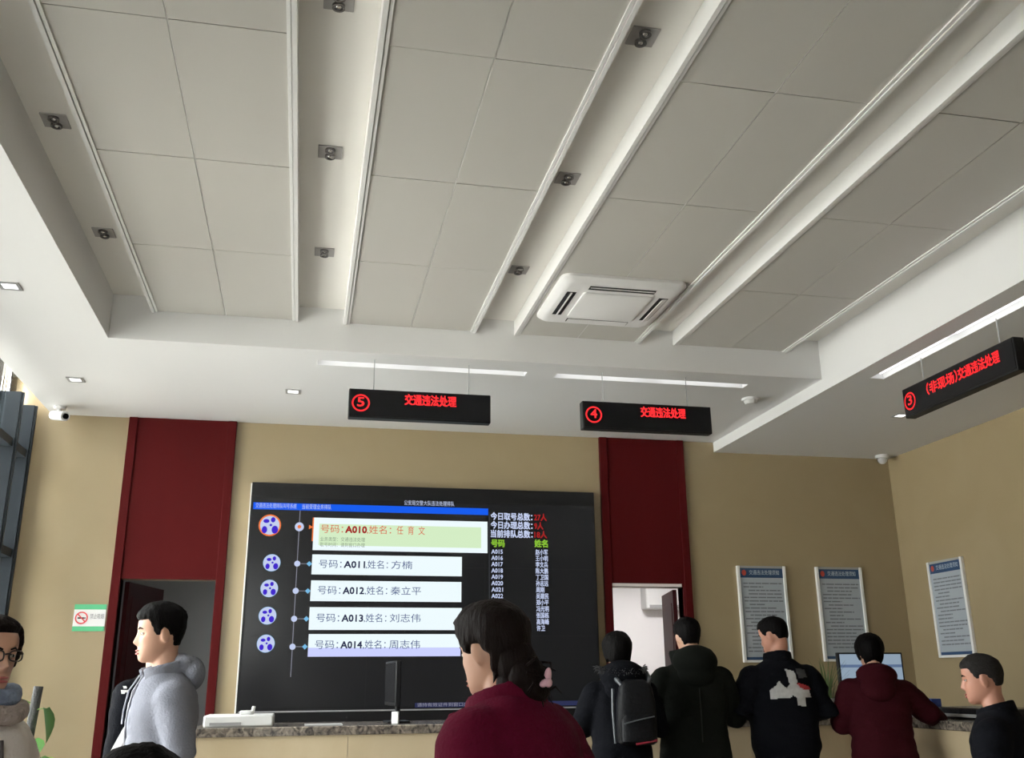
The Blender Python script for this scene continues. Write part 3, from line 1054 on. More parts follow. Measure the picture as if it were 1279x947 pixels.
PX, PY = -1.49, 6.30
pt = tag(empty('potted_pothos', (PX, PY, 0)), 'potted pothos climbing a dark pole by the left wall behind the person with glasses', 'plant')
ring_ = lambda r, z: [(PX + r * math.cos(2 * math.pi * i / 28), PY + r * math.sin(2 * math.pi * i / 28), z) for i in range(28)]
MB().loft([ring_(0.11, 0), ring_(0.155, 0.30), ring_(0.165, 0.30), ring_(0.165, 0.33), ring_(0.145, 0.33), ring_(0.14, 0.28)], True).build('pot', WHITEP, pt, smooth=True)
MB().cyl((PX, PY), 0.14, 0.26, 0.29, 24).build('soil', mat('soil', (0.05, 0.035, 0.025), 0.9), pt)
t = MB().tube([(PX - 0.035, PY, 0.28), (PX - 0.02, PY, 0.8), (PX + 0.012, PY, 1.345)], [0.026, 0.026, 0.026], 14)
t.build('support_pole', mat('coir_pole', (0.055, 0.055, 0.055), 0.85, bump=0.5, bscale=60), pt, smooth=True)
rnd = random.Random(4)
specs = [(78, 1.03, 0.22, 0.19, LEAF, -20), (20, 1.20, 0.18, 0.10, LEAF, -62), (40, 0.93, 0.22, 0.20, LEAF, -35), (100, 0.90, 0.21, 0.19, LEAF, -30), (170, 1.25, 0.10, 0.10, LEAFL, 10),
         (55, 0.80, 0.22, 0.19, LEAF, -30)]
for k in range(24):
    specs.append((rnd.uniform(-60, 240), rnd.uniform(0.38, 0.95), rnd.uniform(0.15, 0.21), rnd.uniform(0.13, 0.18), rnd.choice((LEAF, LEAF, LEAFL)), rnd.uniform(-40, 0)))
for ang, z, L, W, mm, tilt in specs:
    a = R(-ang)
    base = Vector((PX - 0.01, PY, z))
    dirv = Vector((math.cos(a), math.sin(a), 0.25)).normalized()
    tip = base + dirv * 0.09
    lf = heart_leaf(L, W)
    mt = Matrix.Translation(tip) @ Matrix.Rotation(a - R(90), 4, 'Z') @ Matrix.Rotation(R(tilt), 4, 'X')
    lf.xform(mt)
    o = lf.build('leaf', mm, pt, smooth=True)
    MB().tube([base, base + dirv * 0.05 + Vector((0, 0, 0.01)), tip + Vector((0, 0, 0.001))], 0.004, 6).build('petiole', STEM, o)

GX, GY = 4.015, 7.18
gp = tag(empty('potted_grass_plant', (GX, GY, ZC1)), 'grassy green plant in a pale pot on the counter between the two right-hand customers', 'plant')
ring_ = lambda r, z: [(GX + r * math.cos(2 * math.pi * i / 24), GY + r * math.sin(2 * math.pi * i / 24), z) for i in range(24)]
MB().loft([ring_(0.055, ZC1), ring_(0.08, ZC1 + 0.12), ring_(0.085, ZC1 + 0.125), ring_(0.072, ZC1 + 0.125), ring_(0.07, ZC1 + 0.10)], True).build('pot', mat('grey_pot', (0.35, 0.34, 0.32), 0.6), gp, smooth=True)
rnd = random.Random(11)
for k in range(34):
    a = rnd.uniform(0, 2 * math.pi)
    lean = rnd.uniform(0.02, 0.16)
    h = rnd.uniform(0.16, 0.33)
    w = rnd.uniform(0.006, 0.011)
    bx, by = GX + 0.05 * math.cos(a) * rnd.random(), GY + 0.05 * math.sin(a) * rnd.random()
    vs, fs = [], []
    for i in range(5):
        s = i / 4
        p = Vector((bx + math.cos(a) * lean * s * s, by + math.sin(a) * lean * s * s, ZC1 + 0.10 + h * s))
        ww = w * (1 - s) + 0.001
        d = Vector((-math.sin(a), math.cos(a), 0)) * ww
        e = Vector((math.cos(a), math.sin(a), 0)) * 0.0015
        vs += [p - d, p + e, p + d]
    for i in range(4):
        for j in (0, 1):
            fs.append((i * 3 + j, i * 3 + j + 1, i * 3 + j + 4, i * 3 + j + 3))
    MB().add(vs, fs).build('blade', mat('blade_green', (0.07, 0.11, 0.03), 0.5, var=0.4, vscale=12), gp)

SX, SY = 4.50, 5.15
sp = tag(empty('small_green_plant', (SX, SY, ZC1)), 'small leafy plant on the right counter behind the person seated at the right counter', 'plant')
MB().cyl((SX, SY), 0.045, ZC1, ZC1 + 0.08, 20, r2=0.055).build('pot', WHITEP, sp, smooth=True)
rnd = random.Random(5)
for k in range(12):
    a = rnd.uniform(0, 2 * math.pi)
    lf = heart_leaf(rnd.uniform(0.05, 0.09), rnd.uniform(0.025, 0.04))
    lf.xform(Matrix.Translation((SX + 0.02 * math.cos(a), SY + 0.02 * math.sin(a), ZC1 + 0.075)) @ Matrix.Rotation(a - R(90), 4, 'Z') @ Matrix.Rotation(R(rnd.uniform(20, 75)), 4, 'X'))
    lf.build('leaf', LEAF, sp, smooth=True)

# ---- leaning cream board with a white frame
lb = tag(empty('leaning_board', (-1.1, 4.9, 0)), 'cream board with a white metal frame leaning beside the person in the grey hoodie', 'board')
mt = Matrix.Translation((-1.25, 4.72, 0.0)) @ Matrix.Rotation(R(80), 4, 'Z') @ Matrix.Rotation(R(25), 4, 'X')
W_, H_ = 0.42, 1.27
MB().obox(mt @ Matrix.Translation((W_ / 2, 0, H_ / 2 + 0.02)), W_ - 0.05, 0.014, H_ - 0.05).build('board_sheet', mat('cream_board', (0.50, 0.46, 0.36), 0.5), lb)
for a in (0.013, W_ - 0.013):
    MB().obox(mt @ Matrix.Translation((a, 0, H_ / 2 + 0.02)), 0.026, 0.03, H_).build('side_rail', ALU, lb)
for z in (0.033, H_ + 0.007):
    MB().obox(mt @ Matrix.Translation((W_ / 2, 0, z)), W_ - 0.052, 0.03, 0.026).build('end_rail', ALU, lb)
for a in (0.06, W_ - 0.06):
    top = mt @ Vector((a, -0.012, H_ * 0.86))
    MB().tube([top, (top.x + 0.16, top.y + 0.02, 0.0)], 0.011, 8).build('rear_leg', STEEL, lb)


# ================================================================== PEOPLE
SKIN = mat('skin', (0.50, 0.28, 0.19), 0.5, var=0.06, vscale=14)
SKIN2 = mat('skin_ruddy', (0.46, 0.22, 0.15), 0.5, var=0.08, vscale=14)
HAIRB = mat('black_hair', (0.0035, 0.003, 0.003), 0.65, spec=0.06, bump=0.35, bscale=90, stretch=(1, 1, 0.25))
HAIRBR = mat('dark_brown_hair', (0.0085, 0.0050, 0.0042), 0.6, spec=0.08, bump=0.35, bscale=90, stretch=(1, 1, 0.25))
HAIRG = mat('greying_hair', (0.020, 0.018, 0.017), 0.65, spec=0.1, var=0.5, vscale=60, bump=0.3, bscale=120)
LIPS = mat('lips', (0.42, 0.11, 0.10), 0.4)
EYEW = mat('eye_white', (0.6, 0.57, 0.54), 0.3)
EYED = mat('eye_dark', (0.015, 0.010, 0.008), 0.2)
SHOE = mat('shoe_black', (0.02, 0.02, 0.02), 0.5)


def cloth(name, c, bump=0.25, var=0.08):
    return mat(name, c, 0.85, var=var, vscale=8, bump=bump, bscale=120, spec=0.08)


def interp(x, xs, ys):
    return np.interp(x, xs, ys)


HZ = np.array([-.118, -.112, -.10, -.085, -.07, -.045, -.02, 0, .02, .04, .06, .08, .10, .112, .118])
HW = np.array([.012, .026, .040, .049, .055, .062, .067, .070, .073, .0755, .074, .067, .050, .031, .004])
HF = np.array([.064, .076, .084, .084, .083, .083, .083, .083, .086, .089, .086, .076, .055, .032, .004])
HB = np.array([-.02, .0, .015, .032, .052, .076, .090, .097, .102, .103, .098, .086, .063, .038, .004])


def head_grid(zs, nth, off=None, detail=True, face=1.0):
    """rings of head surface points (x right, y front, z up, eyes at z=0); off(theta, z) pushes outward"""
    th = []
    for k in range(nth):
        t = 2 * math.pi * k / nth
        th.append(t - (0.30 * math.sin(t)))       # denser round the front
    rings = []
    for z in zs:
        w, f, b = interp(z, HZ, HW), interp(z, HZ, HF), interp(z, HZ, HB)
        ring = []
        for t in th:
            c, s = math.cos(t), math.sin(t)
            if c >= 0:
                p = 0.78
                y = f * c ** p
                x = w * math.copysign(abs(s) ** 0.92, s)
            else:
                y = -b * (-c) ** 0.92
                x = w * math.copysign(abs(s) ** 0.92, s)
            if detail and c > 0:
                ax = abs(x)
                nz = interp(z, [-.056, -.050, -.042, -.034, -.026, .0, .014, .025], [0, .004, .017, .025, .022, .010, .004, 0])
                nw = interp(z, [-.05, -.036, -.02, .01], [.016, .015, .0105, .009])
                y += face * nz * math.exp(-(x / nw) ** 2)
                y += .004 * math.exp(-((ax - .014) / .006) ** 2 - ((z + .040) / .007) ** 2)
                y -= .010 * math.exp(-((ax - .031) / .015) ** 2 - ((z - .002) / .013) ** 2)
                y += .005 * math.exp(-((ax - .028) / .022) ** 2 - ((z - .021) / .008) ** 2)
                y += .005 * math.exp(-((ax - .042) / .016) ** 2 - ((z + .022) / .016) ** 2)
                y += .0065 * math.exp(-(x / .023) ** 2 - ((z + .067) / .0055) ** 2)
                y += .0065 * math.exp(-(x / .020) ** 2 - ((z + .080) / .006) ** 2)
                y -= .003 * math.exp(-(x / .022) ** 2 - ((z + .0735) / .0025) ** 2)
                y -= .003 * math.exp(-(x / .02) ** 2 - ((z + .091) / .005) ** 2)
            P = Vector((x, y, z))
            if off is not None:
                d = Vector((x, y + .005, (z - .02) * 0.9))
                if d.length > 1e-6:
                    d.normalize()
                P = P + d * off(t, z, P)
            ring.append(P)
        rings.append(ring)
    return rings


def smoothstep(a, b, x):
    if a == b:
        return float(x > a)
    t = min(1, max(0, (x - a) / (b - a)))
    return t * t * (3 - 2 * t)


def hair_offset(top=.018, side=.012, back=.016, front_line=.062, side_line=-.012, nape=-.075, part=None, seed=0, rough=.004):
    def off(t, z, P):
        t = (t + math.pi) % (2 * math.pi) - math.pi
        a = abs(t)
        if a < 0.95:
            line = front_line
        elif a < 1.5:
            line = front_line + (side_line - front_line) * smoothstep(0.95, 1.4, a)
        elif a < 1.95:
            line = side_line + (0.018 if 1.55 < a < 1.85 else 0)
        else:
            line = side_line + (nape - side_line) * smoothstep(1.95, 2.35, a)
        up = smoothstep(.03, .09, z)
        base = (back if a > 1.9 else side) * (1 - up) + top * up
        m = smoothstep(line - .010, line + .012, z)
        n = noise.noise(Vector((P.x * 42 + seed, P.y * 42, P.z * 16))) + 0.6 * noise.noise(Vector((P.x * 110, P.y * 110 + seed, P.z * 30)))
        return -.012 + m * (.012 + base + rough * n)
    return off


def mtx_head(yaw, pitch, roll):
    return (Matrix.Rotation(yaw, 4, 'Z') @ Matrix.Rotation(-pitch, 4, 'X') @ Matrix.Rotation(roll, 4, 'Y'))


class Person:
    def __init__(self, label, loc, yaw, H=1.7, lean=0, side=0, head=(0, 0, 0), group=None, seat=None, fine=False, hip_y=0.0, width=1.0, neck=.147):
        self.s = H / 1.7
        self.root = empty('person', loc, R(yaw), local=True)
        tag(self.root, label, 'person')
        self.fine = fine
        self.wd = width
        hz = 0.90 if seat is None else (seat + 0.09) / self.s
        self.hip = Vector((0, hip_y, hz))
        self.seat = seat
        self.T = (Matrix.Rotation(-R(lean), 4, 'X') @ Matrix.Rotation(R(side), 4, 'Y'))
        self.NB = self.tp(0, -.012, .54)
        nk = Matrix.Rotation(-R(lean * 0.55), 4, 'X') @ Matrix.Rotation(R(side * 0.5), 4, 'Y')
        self.HM = mtx_head(R(head[0]), R(head[1]), R(head[2]))
        self.HC = self.NB + nk @ Vector((0, .035, neck))
        self.HMT = Matrix.Translation(self.HC) @ self.HM

    def tp(self, x, y, t):
        return self.hip + self.T @ Vector((x, y, t))

    def hp(self, x, y, z):
        return self.HMT @ Vector((x, y, z))

    def arms(self, L, Rr):
        """each: (elbow, wrist, hand direction) in body space, metres at 1.70 m"""
        self.sh = {-1: self.tp(-.168 * self.wd, -.014, .415), 1: self.tp(.168 * self.wd, -.014, .415)}
        self.el = {-1: Vector(L[0]), 1: Vector(Rr[0])}
        self.wr = {-1: Vector(L[1]), 1: Vector(Rr[1])}

    def legs(self, pts=None):
        self.leg = {}
        for s in (-1, 1):
            if pts:
                k, a = pts[s]
                self.leg[s] = (self.hip + Vector((s * .09, 0, 0)), Vector(k), Vector(a))
            else:
                self.leg[s] = (self.hip + Vector((s * .09, 0, -.02)), Vector((s * .105, .02 + self.hip.y * .5, .48)), Vector((s * .115, -.02, .085)))

    def sc(self, mb):
        k = self.s
        mb.v = [(p[0] * k, p[1] * k, p[2] * k) for p in mb.v]
        return mb

    def body(self, skin=SKIN):
        m_ = MB()
        nz, nt = (46, 64) if self.fine else (26, 36)
        zs = [-.1179 + .2358 * (i / (nz - 1)) for i in range(nz)]
        g = head_grid(zs, nt)
        m_.loft([[self.HMT @ p for p in r] for r in g], True)
        for s in (-1, 1):       # ears
            mt = self.HMT @ Matrix.Translation((s * .074, -.012, -.008)) @ Matrix.Rotation(R(s * -20), 4, 'Z') @ Matrix.Rotation(R(-12), 4, 'X')
            m_.ell((0, 0, 0), .0085, .019, .033, None, 12, 8)
            n = 12 * 9
            m_.v[-n:] = [tuple(mt @ Vector(p)) for p in m_.v[-n:]]
        m_.tube([self.tp(0, -.01, .44), self.NB, self.hp(0, -.028, -.075), self.hp(0, -.03, -.03)], [.070, .056, .052, .055], 20)
        # torso
        rings = []
        for t, a, b, yo in ((-.10, .05, .05, 0), (-.08, .15, .10, 0), (0, .165, .11, 0), (.15, .145, .10, 0), (.3, .16, .11, .0), (.42, .17, .11, -.005), (.48, .15, .09, -.01), (.53, .07, .06, -.012)):
            rings.append([self.tp(self.wd * a * math.cos(q), yo + b * math.sin(q), t) for q in [2 * math.pi * i / 24 for i in range(24)]])
        m_.loft(rings, True)
        for s in (-1, 1):
            m_.tube([self.sh[s], self.el[s], self.wr[s]], [.052, .040, .027], 14, round_ends=True)
            h, k, a = self.leg[s]
            m_.tube([h, k, a], [.082, .056, .040], 14, round_ends=True)
            m_.tube([a, a + Vector((0, .10, -.04))], [.040, .035], 12, round_ends=True)
        me = remesh(self.sc(m_).mesh('body', skin), .0055 if self.fine else .010, 1)
        # hands: palm, four unequal fingers and a thumb, curled slightly
        hb = MB()
        for s in (-1, 1):
            d = (self.wr[s] - self.el[s]).normalized()
            x = d.cross(Vector((0, 0, 1)) if abs(d.z) < .8 else Vector((0, 1, 0))).normalized()
            up = x.cross(d).normalized()
            w = self.wr[s] - d * .01
            mtp = Matrix((x, d, up)).transposed().to_4x4()
            mtp.translation = w
            inn = -s
            def q(px, py, pz):
                return mtp @ Vector((px, py, pz))
            hb.loft([[q(a * math.cos(t), yy, b * math.sin(t)) for t in [2 * math.pi * i / 14 for i in range(14)]] for a, b, yy in
                     ((.024, .019, -.03), (.028, .017, .02), (.040, .014, .06), (.041, .013, .09), (.034, .009, .098))], True)
            for i, (fx, L) in enumerate(((-.031, .066), (-.0105, .076), (.0105, .071), (.031, .056))):
                r = .0088 - .0006 * (i == 3)
                hb.tube([q(fx, .088, 0), q(fx * 1.06, .088 + L * .45, -.008), q(fx * 1.08, .088 + L * .78, -.022), q(fx * 1.06, .088 + L, -.036)], [r, r * .95, r * .85, r * .7], 10, round_ends=True)
            hb.tube([q(inn * .028, .025, -.003), q(inn * .055, .055, -.012), q(inn * .060, .085, -.024)], [.0125, .0105, .0085], 10, round_ends=True)
        b2 = bmesh.new()
        b2.from_mesh(me)
        hm = self.sc(hb).mesh('hand', skin)
        b2.from_mesh(hm)
        bpy.data.meshes.remove(hm)
        b2.to_mesh(me)
        b2.free()
        shade(me)
        return link('body', me, self.root)

    def face(self, lips=True, open_mouth=False):
        for s in (-1, 1):
            e = MB()
            e.ell((0, 0, 0), .0125, .006, .0058, None, 14, 8, 0)
            e.ell((0, .0035, 0), .0050, .0035, .0052, None, 10, 6, 1)
            mt = self.HMT @ Matrix.Translation((s * .031, .0745, .001)) @ Matrix.Rotation(R(-s * 12), 4, 'Z')
            e.xform(mt)
            self.sc(e).build('eye', [EYEW, EYED], self.root, smooth=True)
            b = MB().tube([self.hp(s * .014, .0875, .020), self.hp(s * .030, .0865, .0255), self.hp(s * .047, .074, .020)], [.0028, .0036, .0018], 8)
            self.sc(b).build('eyebrow', HAIRB, self.root, smooth=True)
        if lips:
            l = MB()
            for z, h, y in ((-.0675, .0042, .0872), (-.0795, .0052, .0868)):
                l.ell(self.hp(0, y, z), .0205, .0062, h, self.HM, 16, 8)
            self.sc(l).build('lips', LIPS, self.root, smooth=True)

    def hair(self, m_, off, zmin=-.10, label=None, extra=None, nz=34, nt=56):
        zs = [zmin + (.1179 - zmin) * (i / (nz - 1)) for i in range(nz)]
        g = head_grid(zs, nt, off, detail=False)
        h = MB().loft([[self.HMT @ p for p in r] for r in g], True)
        if extra:
            extra(h)
        o = self.sc(h).build('hair', m_, self.root, smooth=True)
        if label:
            o['label'] = label
        return o

    def garment(self, name, m_, rings, sleeve=(.082, .064, .050), sleeves=True, extra=None, voxel=.011, fold=.006, smooth=9, seed=0, quilt=0, slv_end=.02, lbl=None):
        g = MB()
        rr = []
        for t, a, b, yo in rings:
            row = []
            for i in range(32):
                q = 2 * math.pi * i / 32
                c, s_ = math.cos(q), math.sin(q)
                x = self.wd * a * math.copysign(abs(c) ** .85, c)
                y = yo + b * math.copysign(abs(s_) ** .85, s_)
                row.append(self.tp(x, y, t) if t >= 0 else self.hip + Vector((x, y, t)))
            rr.append(row)
        g.loft(rr, True)
        if sleeves:
            for s in (-1, 1):
                e, w, sh = self.el[s], self.wr[s], self.sh[s]
                fw = w - (w - e).normalized() * slv_end
                m1 = sh.lerp(e, .5) + Vector((s * .006, 0, 0))
                g.tube([sh, m1, e, e.lerp(fw, .5), fw], [sleeve[0], (sleeve[0] + sleeve[1]) / 2, sleeve[1], (sleeve[1] + sleeve[2]) / 2, sleeve[2]], 18, round_ends=True)
        if extra:
            extra(g)
        me = remesh(self.sc(g).mesh(name, m_), voxel, smooth)
        n = len(me.vertices)
        co = np.empty(n * 3)
        no = np.empty(n * 3)
        me.vertices.foreach_get('co', co)
        me.vertices.foreach_get('normal', no)
        co, no = co.reshape(-1, 3), no.reshape(-1, 3)
        d = np.array([noise.noise(Vector((p[0] * 7 + seed, p[1] * 7, p[2] * 13))) + .55 * noise.noise(Vector((p[0] * 15, p[1] * 15 + seed, p[2] * 30))) for p in co]) * fold
        if quilt:
            d += quilt * np.abs(np.sin(co[:, 2] * math.pi / .075))
        co = co + no * d[:, None]
        me.vertices.foreach_set('co', co.ravel())
        shade(me)
        o = link(name, me, self.root)
        if lbl:
            o['label'] = lbl
        return o

    def pants(self, m_):
        g = MB()
        rings = []
        for t, a, b in ((-.12, .05, .05), (-.10, .15, .11), (-.03, .172, .122), (.06, .165, .118), (.12, .15, .108)):
            rings.append([self.hip + Vector((a * math.cos(q), b * math.sin(q), t)) for q in [2 * math.pi * i / 24 for i in range(24)]])
        g.loft(rings, True)
        for s in (-1, 1):
            h, k, a = self.leg[s]
            g.tube([h, h.lerp(k, .5), k, k.lerp(a, .6), a], [.098, .088, .072, .066, .066], 16, round_ends=True)
        me = remesh(self.sc(g).mesh('trousers', m_), .016, 3)
        shade(me)
        return link('trousers', me, self.root)

    def shoes(self, m_=SHOE):
        for s in (-1, 1):
            a = self.leg[s][2]
            g = MB()
            rr = []
            for y, w, z1 in ((-.075, .025, .07), (-.06, .036, .10), (0, .038, .10), (.06, .044, .075), (.13, .047, .055), (.17, .036, .045), (.19, .014, .03)):
                rr.append([Vector((a.x + w * math.cos(q), a.y + y, a.z - .085 + .5 * z1 * (1 + math.sin(q)))) for q in [2 * math.pi * i / 16 for i in range(16)]])
            g.loft(rr, True)
            g.v = [(p[0], p[1], max(p[2], a.z - .083)) for p in g.v]
            self.sc(g).build('shoe', m_, self.root, smooth=True)

    def sub(self, name, mb, m_, parent=None, smooth=True, label=None, vox=0, sm=2):
        if vox:
            me = remesh(self.sc(mb).mesh(name, m_), vox, sm)
            shade(me)
            o = link(name, me, parent or self.root)
        else:
            o = self.sc(mb).build(name, m_, parent or self.root, smooth=smooth)
        if label:
            o['label'] = label
        return o

    def collar(self, mb, r0=.075, r1=.078, h=.05, thick=.012, gap=0.0, dy=0.0, t0=.515, tilt=0, nz=4, ry=1.0):
        """standing collar band around the neck; gap in degrees left open at the front"""
        n = 40
        ga = R(gap) / 2
        rows = []
        for k in range(nz):
            u = k / (nz - 1)
            r = r0 + (r1 - r0) * u
            row = []
            for i in range(n):
                a = math.pi / 2 + ga + (2 * math.pi - 2 * ga) * i / (n - 1)
                z = t0 + h * u + tilt * math.sin(a) * -1
                row.append((r * math.cos(a), dy + ry * r * math.sin(a), z, math.cos(a), math.sin(a)))
            rows.append(row)
        prof = [(row, thick / 2) for row in rows] + [(row, -thick / 2) for row in reversed(rows)]
        vs = [[self.tp(p[0] + p[3] * o_, p[1] + p[4] * o_, p[2]) for p in row] for row, o_ in prof]
        cols = [[vs[j][i] for j in range(len(vs))] for i in range(n)]
        mb.loft(cols, True)
        return mb


JACKET = [(-.13, .185, .125, 0), (-.10, .198, .137, 0), (0, .19, .135, 0), (.12, .18, .13, 0), (.25, .187, .135, .0), (.36, .197, .14, -.004), (.43, .198, .13, -.010), (.48, .165, .108, -.014), (.515, .115, .088, -.016), (.54, .078, .072, -.014), (.555, .05, .05, -.012)]
COAT = [(-.48, .20, .15, 0), (-.45, .235, .175, 0), (-.25, .225, .165, 0), (-.1, .215, .155, 0), (0, .205, .145, 0), (.12, .195, .14, 0), (.25, .20, .145, .0), (.36, .207, .147, -.006), (.43, .205, .135, -.012), (.48, .17, .112, -.016), (.515, .12, .09, -.018), (.54, .08, .074, -.014), (.555, .05, .05, -.012)]


def hang(side, out=.06, fwd=.0):
    return ((side * (.215 + out), -.03 + fwd, 1.13), (side * (.215 + out * 1.1), .05 + fwd, .89))


def on_counter(side, fwd=.32, z=1.14, x=.20, ez=1.13, ey=.06, ex=.27):
    return ((side * ex, ey, ez), (side * x, fwd, z))


# --- woman with glasses, far left
p = Person('person in a cream coat, grey scarf and dark framed glasses at the left edge', (-0.918, 3.22, 0), 236, 1.535, head=(-6, 0, 0), fine=True, width=.90)
p.arms(hang(-1), hang(1))
p.legs()
p.body()
p.face()
p.hair(HAIRBR, hair_offset(top=.020, side=.017, back=.022, front_line=.074, side_line=-.035, nape=-.10, seed=3), zmin=-.112, label='dark brown hair drawn back from the face')
CREAM = cloth('cream_coat', (0.74, 0.69, 0.65))
j = p.garment('coat', CREAM, COAT, sleeve=(.085, .070, .058), fold=.007, seed=2, lbl='cream winter coat')
c_ = p.collar(MB(), .10, .125, .035, .022, gap=70, t0=.49, dy=.01)
p.sub('collar', c_, CREAM, j, vox=.009)
t = MB()
t.box(-.006, .006, 0, .01, 0, .01)
k = MB().tube([p.tp(0, .148, .02), p.tp(0, .150, .2), p.tp(0, .146, .34), p.tp(0, .128, .43)], .009, 8)
p.sub('front_placket', k, mat('placket_dark', (0.07, 0.06, 0.06), 0.6), j)
SCARF = mat('plaid_scarf', (0.17, 0.21, 0.29), 0.9, var=0.85, vscale=16, bump=0.5, bscale=70)
KNIT = mat('beige_knit', (0.36, 0.30, 0.27), 0.9, var=0.25, vscale=30, bump=0.5, bscale=90)
for nm, r0_, h_, t0_, dy_, mm, lb_ in (('scarf', .094, .052, .545, .016, SCARF, 'blue and grey plaid scarf loop'), ('knit_cowl', .118, .05, .497, .022, KNIT, 'beige knitted cowl under the scarf')):
    m_ = MB()
    n = 30
    pts = []
    for i in range(n + 1):
        a = 2 * math.pi * i / n
        pts.append((r0_ * math.cos(a), dy_ + r0_ * math.sin(a), t0_ + h_ / 2 - .012 * math.sin(a) + .006 * math.sin(3 * a)))
    rows = []
    for i in range(n):
        x, y, z = pts[i]
        a = 2 * math.pi * i / n
        rows.append([p.tp(x + .026 * math.cos(q) * math.cos(a), y + .026 * math.cos(q) * math.sin(a), z + (h_ * .62) * math.sin(q)) for q in [2 * math.pi * k / 12 for k in range(12)]])
    rows.append(rows[0])
    m_.loft(rows, False)
    p.sub(nm, m_, mm, label=lb_)
GFR = mat('glasses_frame', (0.025, 0.014, 0.012), 0.3)
gl = MB()
for s in (-1, 1):
    ring_pts = []
    for i in range(21):
        a = 2 * math.pi * i / 20
        ring_pts.append(p.hp(s * .033 + .0235 * math.copysign(abs(math.cos(a)) ** .7, math.cos(a)), .096 - .006 * abs(math.cos(a)), .000 + .0165 * math.copysign(abs(math.sin(a)) ** .7, math.sin(a))))
    gl.tube(ring_pts, .0026, 8)
    gl.tube([p.hp(s * .056, .090, .008), p.hp(s * .070, .074, .008), p.hp(s * .079, .0, .004), p.hp(s * .079, -.02, -.008)], .0028, 8)
gl.tube([p.hp(-.011, .097, .004), p.hp(0, .100, .007), p.hp(.011, .097, .004)], .0026, 8)
p.sub('glasses', gl, GFR, label='dark brown framed glasses')
p.pants(cloth('dark_trousers', (0.03, 0.03, 0.035)))
p.shoes()

# --- man in the grey hoodie
p = Person('smiling person in a light grey zipped hoodie, seen in profile', (-0.535, 4.42, 0), 108, 1.665, lean=3, head=(-2, 2, 0), fine=True, width=.90)
p.arms(((-.215, -.03, 1.12), (-.20, .06, .89)), ((.205, -.03, 1.12), (.20, .06, .89)))
p.legs()
p.body()
p.face()
p.hair(HAIRB, hair_offset(top=.020, side=.007, back=.007, front_line=.056, side_line=-.010, nape=-.055, seed=9, rough=.006), zmin=-.09, label='short thick black hair')
GREYH = cloth('grey_hoodie_fleece', (0.205, 0.212, 0.25), bump=0.35)
def hood_(g, p=p):
    g.ell(p.tp(0, -.115, .515), .115, .060, .075, p.T.to_3x3())
    g.ell(p.tp(0, -.075, .555), .10, .050, .05, p.T.to_3x3())
j = p.garment('hoodie', GREYH, JACKET, sleeve=(.080, .064, .052), fold=.0075, seed=5, voxel=.010, lbl='light grey fleece hoodie')
hd = MB()
hood_(hd)
p.collar(hd, .082, .094, .06, .020, gap=55, t0=.505, tilt=.018)
p.sub('hood', hd, GREYH, j, vox=.008, sm=3)
z_ = MB().tube([p.tp(0, .136, -.05), p.tp(0, .137, .12), p.tp(0, .139, .30), p.tp(.0, .128, .41), p.tp(0, .098, .485)], .0055, 8)
p.sub('zipper', z_, mat('zip_dark', (0.17, 0.17, 0.20), 0.5), j)
for s in (-1, 1):
    d_ = MB().tube([p.tp(s * .040, .085, .52), p.tp(s * .05, .125, .46), p.tp(s * .052, .142, .38), p.tp(s * .048, .146, .33)], .0035, 8)
    p.sub('drawstring', d_, mat('cord_grey', (0.34, 0.35, 0.40), 0.7), j)
p.pants(cloth('blue_jeans', (0.04, 0.055, 0.09)))
p.shoes()

# --- person behind him
p = Person('person in a black jacket, mostly hidden behind the grey hoodie', (-0.742, 5.55, 0), 36, 1.675, head=(-10, 4, 0), width=.82)
p.arms(((-.168, -.03, 1.12), (-.165, .06, .89)), ((.168, -.03, 1.12), (.165, .06, .89)))
p.legs()
p.body()
p.hair(HAIRB, hair_offset(top=.016, side=.010, nape=-.07, seed=21), zmin=-.09)
BLK = cloth('black_jacket_cloth', (0.0045, 0.0050, 0.0075))
j = p.garment('jacket', BLK, JACKET, sleeve=(.086, .070, .056), fold=.006, seed=8)
jb = BVHTree.FromObject(j, bpy.context.evaluated_depsgraph_get())


def print_on(bv, j, polys, m_, name, k, axis='back', label=None):
    """flat print cut into small cells that follow the cloth of the back"""
    vs, fs = [], []
    for poly in polys:
        xs = [q[0] for q in poly]
        zs = [q[1] for q in poly]
        st = .006
        def inside(x, z):
            c = False
            for i in range(len(poly)):
                (x1, z1), (x2, z2) = poly[i], poly[i - 1]
                if (z1 > z) != (z2 > z) and x < (x2 - x1) * (z - z1) / (z2 - z1) + x1:
                    c = not c
            return c
        x = min(xs)
        while x < max(xs):
            z = min(zs)
            while z < max(zs):
                if inside(x + st / 2, z + st / 2):
                    q = []
                    for dx, dz in ((0, 0), (st, 0), (st, st), (0, st)):
                        h = bv.ray_cast(Vector(((x + dx) * k, -1, (z + dz) * k)), Vector((0, 1, 0)))
                        if h[0] is None:
                            break
                        q.append(h[0] + h[1] * .0025)
                    if len(q) == 4:
                        n = len(vs)
                        vs += q
                        fs.append((n, n + 1, n + 2, n + 3))
                z += st
            x += st
    mb_ = MB().add(vs, fs)
    o = mb_.build(name, m_, j, smooth=True)
    if label:
        o['label'] = label
    return o


PRW = mat('print_white', (0.50, 0.50, 0.50), 0.7, var=0.25, vscale=40)
print_on(jb, j, [[(-.205, 1.325), (-.18, 1.33), (-.175, 1.345), (-.205, 1.34)], [(-.195, 1.35), (-.18, 1.352), (-.18, 1.365), (-.195, 1.362)]], PRW, 'sleeve_badge', p.s)
p.pants(cloth('black_trousers', (0.014, 0.014, 0.016)))
p.shoes()

